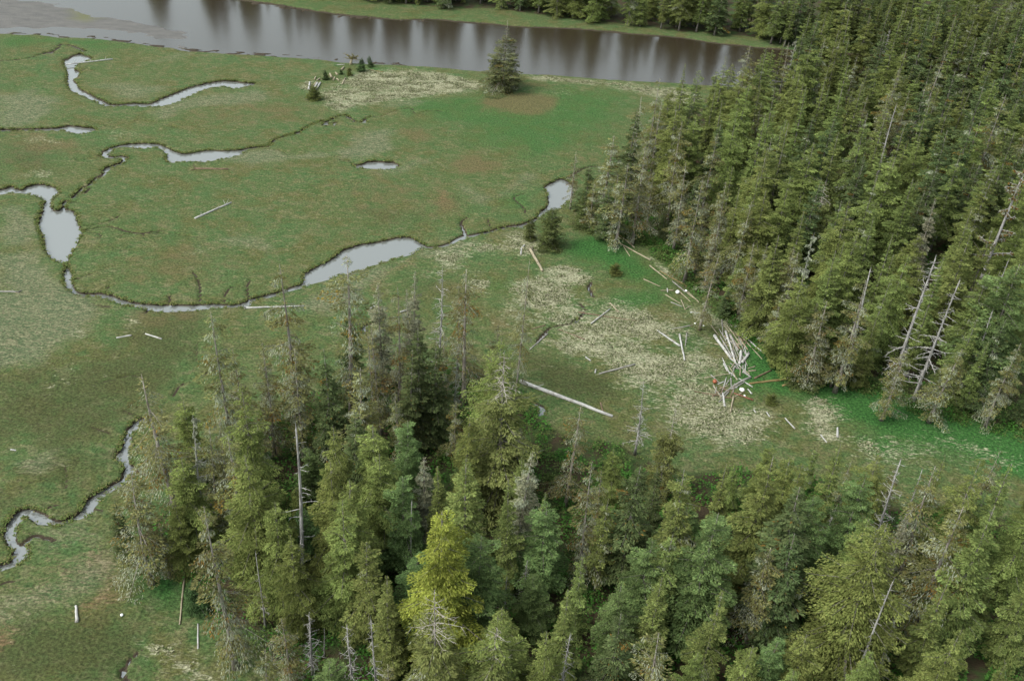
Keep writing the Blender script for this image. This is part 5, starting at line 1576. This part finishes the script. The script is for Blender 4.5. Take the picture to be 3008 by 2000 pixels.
# straw tussocks: where the straw mask is strong
jj, ii = np.where((MASK['straw'] > 0.40) & (CARVE < 0.05) & (X > -140) & (X < 130) & (Y < 330))
area = np.gradient(XS)[ii] * np.gradient(YS)[jj]
prob = area * (MASK['straw'][jj, ii] - 0.25)
prob *= sstep(0.44, 0.64, fbm(XS[ii] / 3.2, YS[jj] / 1.8, 91, 3)) + 0.03
prob /= prob.sum()
pick = rg.choice(len(ii), 7000, p=prob)
cen = np.stack([XS[ii[pick]] + rg.uniform(-.3, .3, len(pick)), YS[jj[pick]] + rg.uniform(-.3, .3, len(pick)), TZ[jj[pick], ii[pick]] - .05], -1)


def straw_col(bi, m):
    a = np.where(rg.uniform(0, 1, (m, 1)) < .38, np.array([[0.095, 0.115, 0.048]]), np.array([[0.26, 0.252, 0.165]]))
    return a * rg.uniform(.7, 1.2, (m, 1))


scatter_leaves('dry_grass', cen, rg.uniform(.25, .7, len(cen)), rg.uniform(.08, .25, len(cen)), 14, .40, straw_col, M_DRY, label='pale dry straw tussocks over the flats and river bank', category='grass')

# green sedge fringe along creek lips and over the marsh
jj, ii = np.where((CARVE < 0.12) & (dr < -0.3) & (MASK['forest'] < 0.3) & (X > -150) & (X < 110) & (Y > 78) & (Y < 340))
edge = np.zeros(X.shape)
edge[1:-1, 1:-1] = (np.maximum.reduce([CARVE[:-2, 1:-1], CARVE[2:, 1:-1], CARVE[1:-1, :-2], CARVE[1:-1, 2:]]) > 0.9)
pe = edge[jj, ii] * 1.0
pe /= pe.sum()
pick = rg.choice(len(ii), 4000, p=pe)
cen = np.stack([XS[ii[pick]] + rg.uniform(-.25, .25, len(pick)), YS[jj[pick]] + rg.uniform(-.25, .25, len(pick)), TZ[jj[pick], ii[pick]] - .06], -1)


def sedge_col(bi, m):
    a = np.where(rg.uniform(0, 1, (m, 1)) < .3, np.array([[0.15, 0.14, 0.06]]), np.array([[0.085, 0.115, 0.036]]))
    return a * rg.uniform(.7, 1.25, (m, 1))


scatter_leaves('sedge', cen, rg.uniform(.15, .4, len(cen)), rg.uniform(.12, .3, len(cen)), 9, .32, sedge_col, M_DRY, label='short green sedge fringing the lips of the creeks', category='grass')

# ------------------------------------------------------------------ labels that single out each tree and log
ORD = ['', 'second ', 'third ', 'fourth ', 'fifth ', 'sixth ', 'seventh ', 'eighth ', 'ninth ', 'tenth ', 'eleventh ', 'twelfth ', 'thirteenth ', 'fourteenth ', 'fifteenth ', 'sixteenth ', 'seventeenth ', 'eighteenth ', 'nineteenth ', 'twentieth ', 'twenty-first ', 'twenty-second ', 'twenty-third ', 'twenty-fourth ', 'twenty-fifth ', 'twenty-sixth ', 'twenty-seventh ', 'twenty-eighth ', 'twenty-ninth ', 'thirtieth ']
marks = [t for t in TREES if t['mark']]
LM = {'near': [(t['mark'], t['xy']) for t in marks if t['zone'] == 'near'], 'east': [(t['mark'], t['xy']) for t in marks if t['zone'] == 'east']}
far_pts = [('the light gap in the river reflections', 700), ('the river bend', 950), ('the mud edge of the far bank', 1180), ('the start of the far grass strip', 1350), ('the middle of the far grass strip', 1520), ('the far bank across from the lone spruce', 1700), ('the narrowing far grass', 1880), ('the end of the far grass', 2060), ('the place where the river vanishes', 2250), ('the hidden river beyond the spruces', 2430), ('the far dark corner', 2640), ('the last visible far trees', 2950)]
LM['far'] = [(nm_, np.array(ground(u, 60 if u < 1700 else 150))) for nm_, u in far_pts]
used = set(t['label'] for t in TREES if t['label'])
bucket = {}
for t in TREES:
    if t['label']:
        continue
    best = min(LM[t['zone']], key=lambda m: float(np.hypot(*(m[1] - t['xy']))))
    d = float(np.hypot(*(best[1] - t['xy'])))
    bucket.setdefault((best[0], t['adj']), []).append((d, t))
for (mk, adj), lst in bucket.items():
    lst.sort(key=lambda x: x[0])
    for i, (d, t) in enumerate(lst):
        rel = 'beside' if len(lst) == 1 else ('out from' if i else 'next to')
        t['label'] = f'{ORD[min(i, 29)]}{adj} {rel} {mk}'
for t in TREES:
    t['o']['label'] = t['label']

FL = [('the orange float', ground(*px('A', 388, 880))), ('the white oval float', ground(*px('A', 702, 965))), ('the drum-like white float', ground(*px('B', 1045, 352))), ('the low spreading spruce', ground(*px('Z6', 875, 1120))),
      ('the round olive riverbank shrub', ground(*px('H', 540, 1390))), ('the upturned root stump', wb), ('the thickest white pile log', ground(*px('A', 478, 470))), ('the hooked end of the aslant pole', ground(*px('A', 800, 800))), ('the dark spruce by the white pond', ground(*px('E', 1180, 1130))), ('the small hooked pool', ground(*px('Z5', 150, 720))), ('the V of white logs', ground(*px('B', 1080, 1030)))]
bucket = {}
for t in LOGS:
    if t['label']:
        continue
    best = min(FL, key=lambda m: float(np.hypot(*(np.array(m[1]) - t['xy']))))
    size = 'thin' if t['r'] < .22 else ('thick' if t['r'] > .42 else 'slim')
    ln_ = 'pole' if t['L'] / t['r'] > 16 else ('log' if t['L'] / t['r'] > 6 else 'log end')
    bucket.setdefault((best[0], f"{size} {WORD[t['tone']]} {ln_}"), []).append((float(np.hypot(*(np.array(best[1]) - t['xy']))), t))
for (mk, adj), lst in bucket.items():
    lst.sort(key=lambda x: x[0])
    for i, (d, t) in enumerate(lst):
        t['label'] = f"{ORD[i]}{adj} {'out from' if i else 'beside'} {mk}"
for t in LOGS:
    t['o']['label'] = t['label']
    t['o']['group'] = 'driftwood on the marsh'
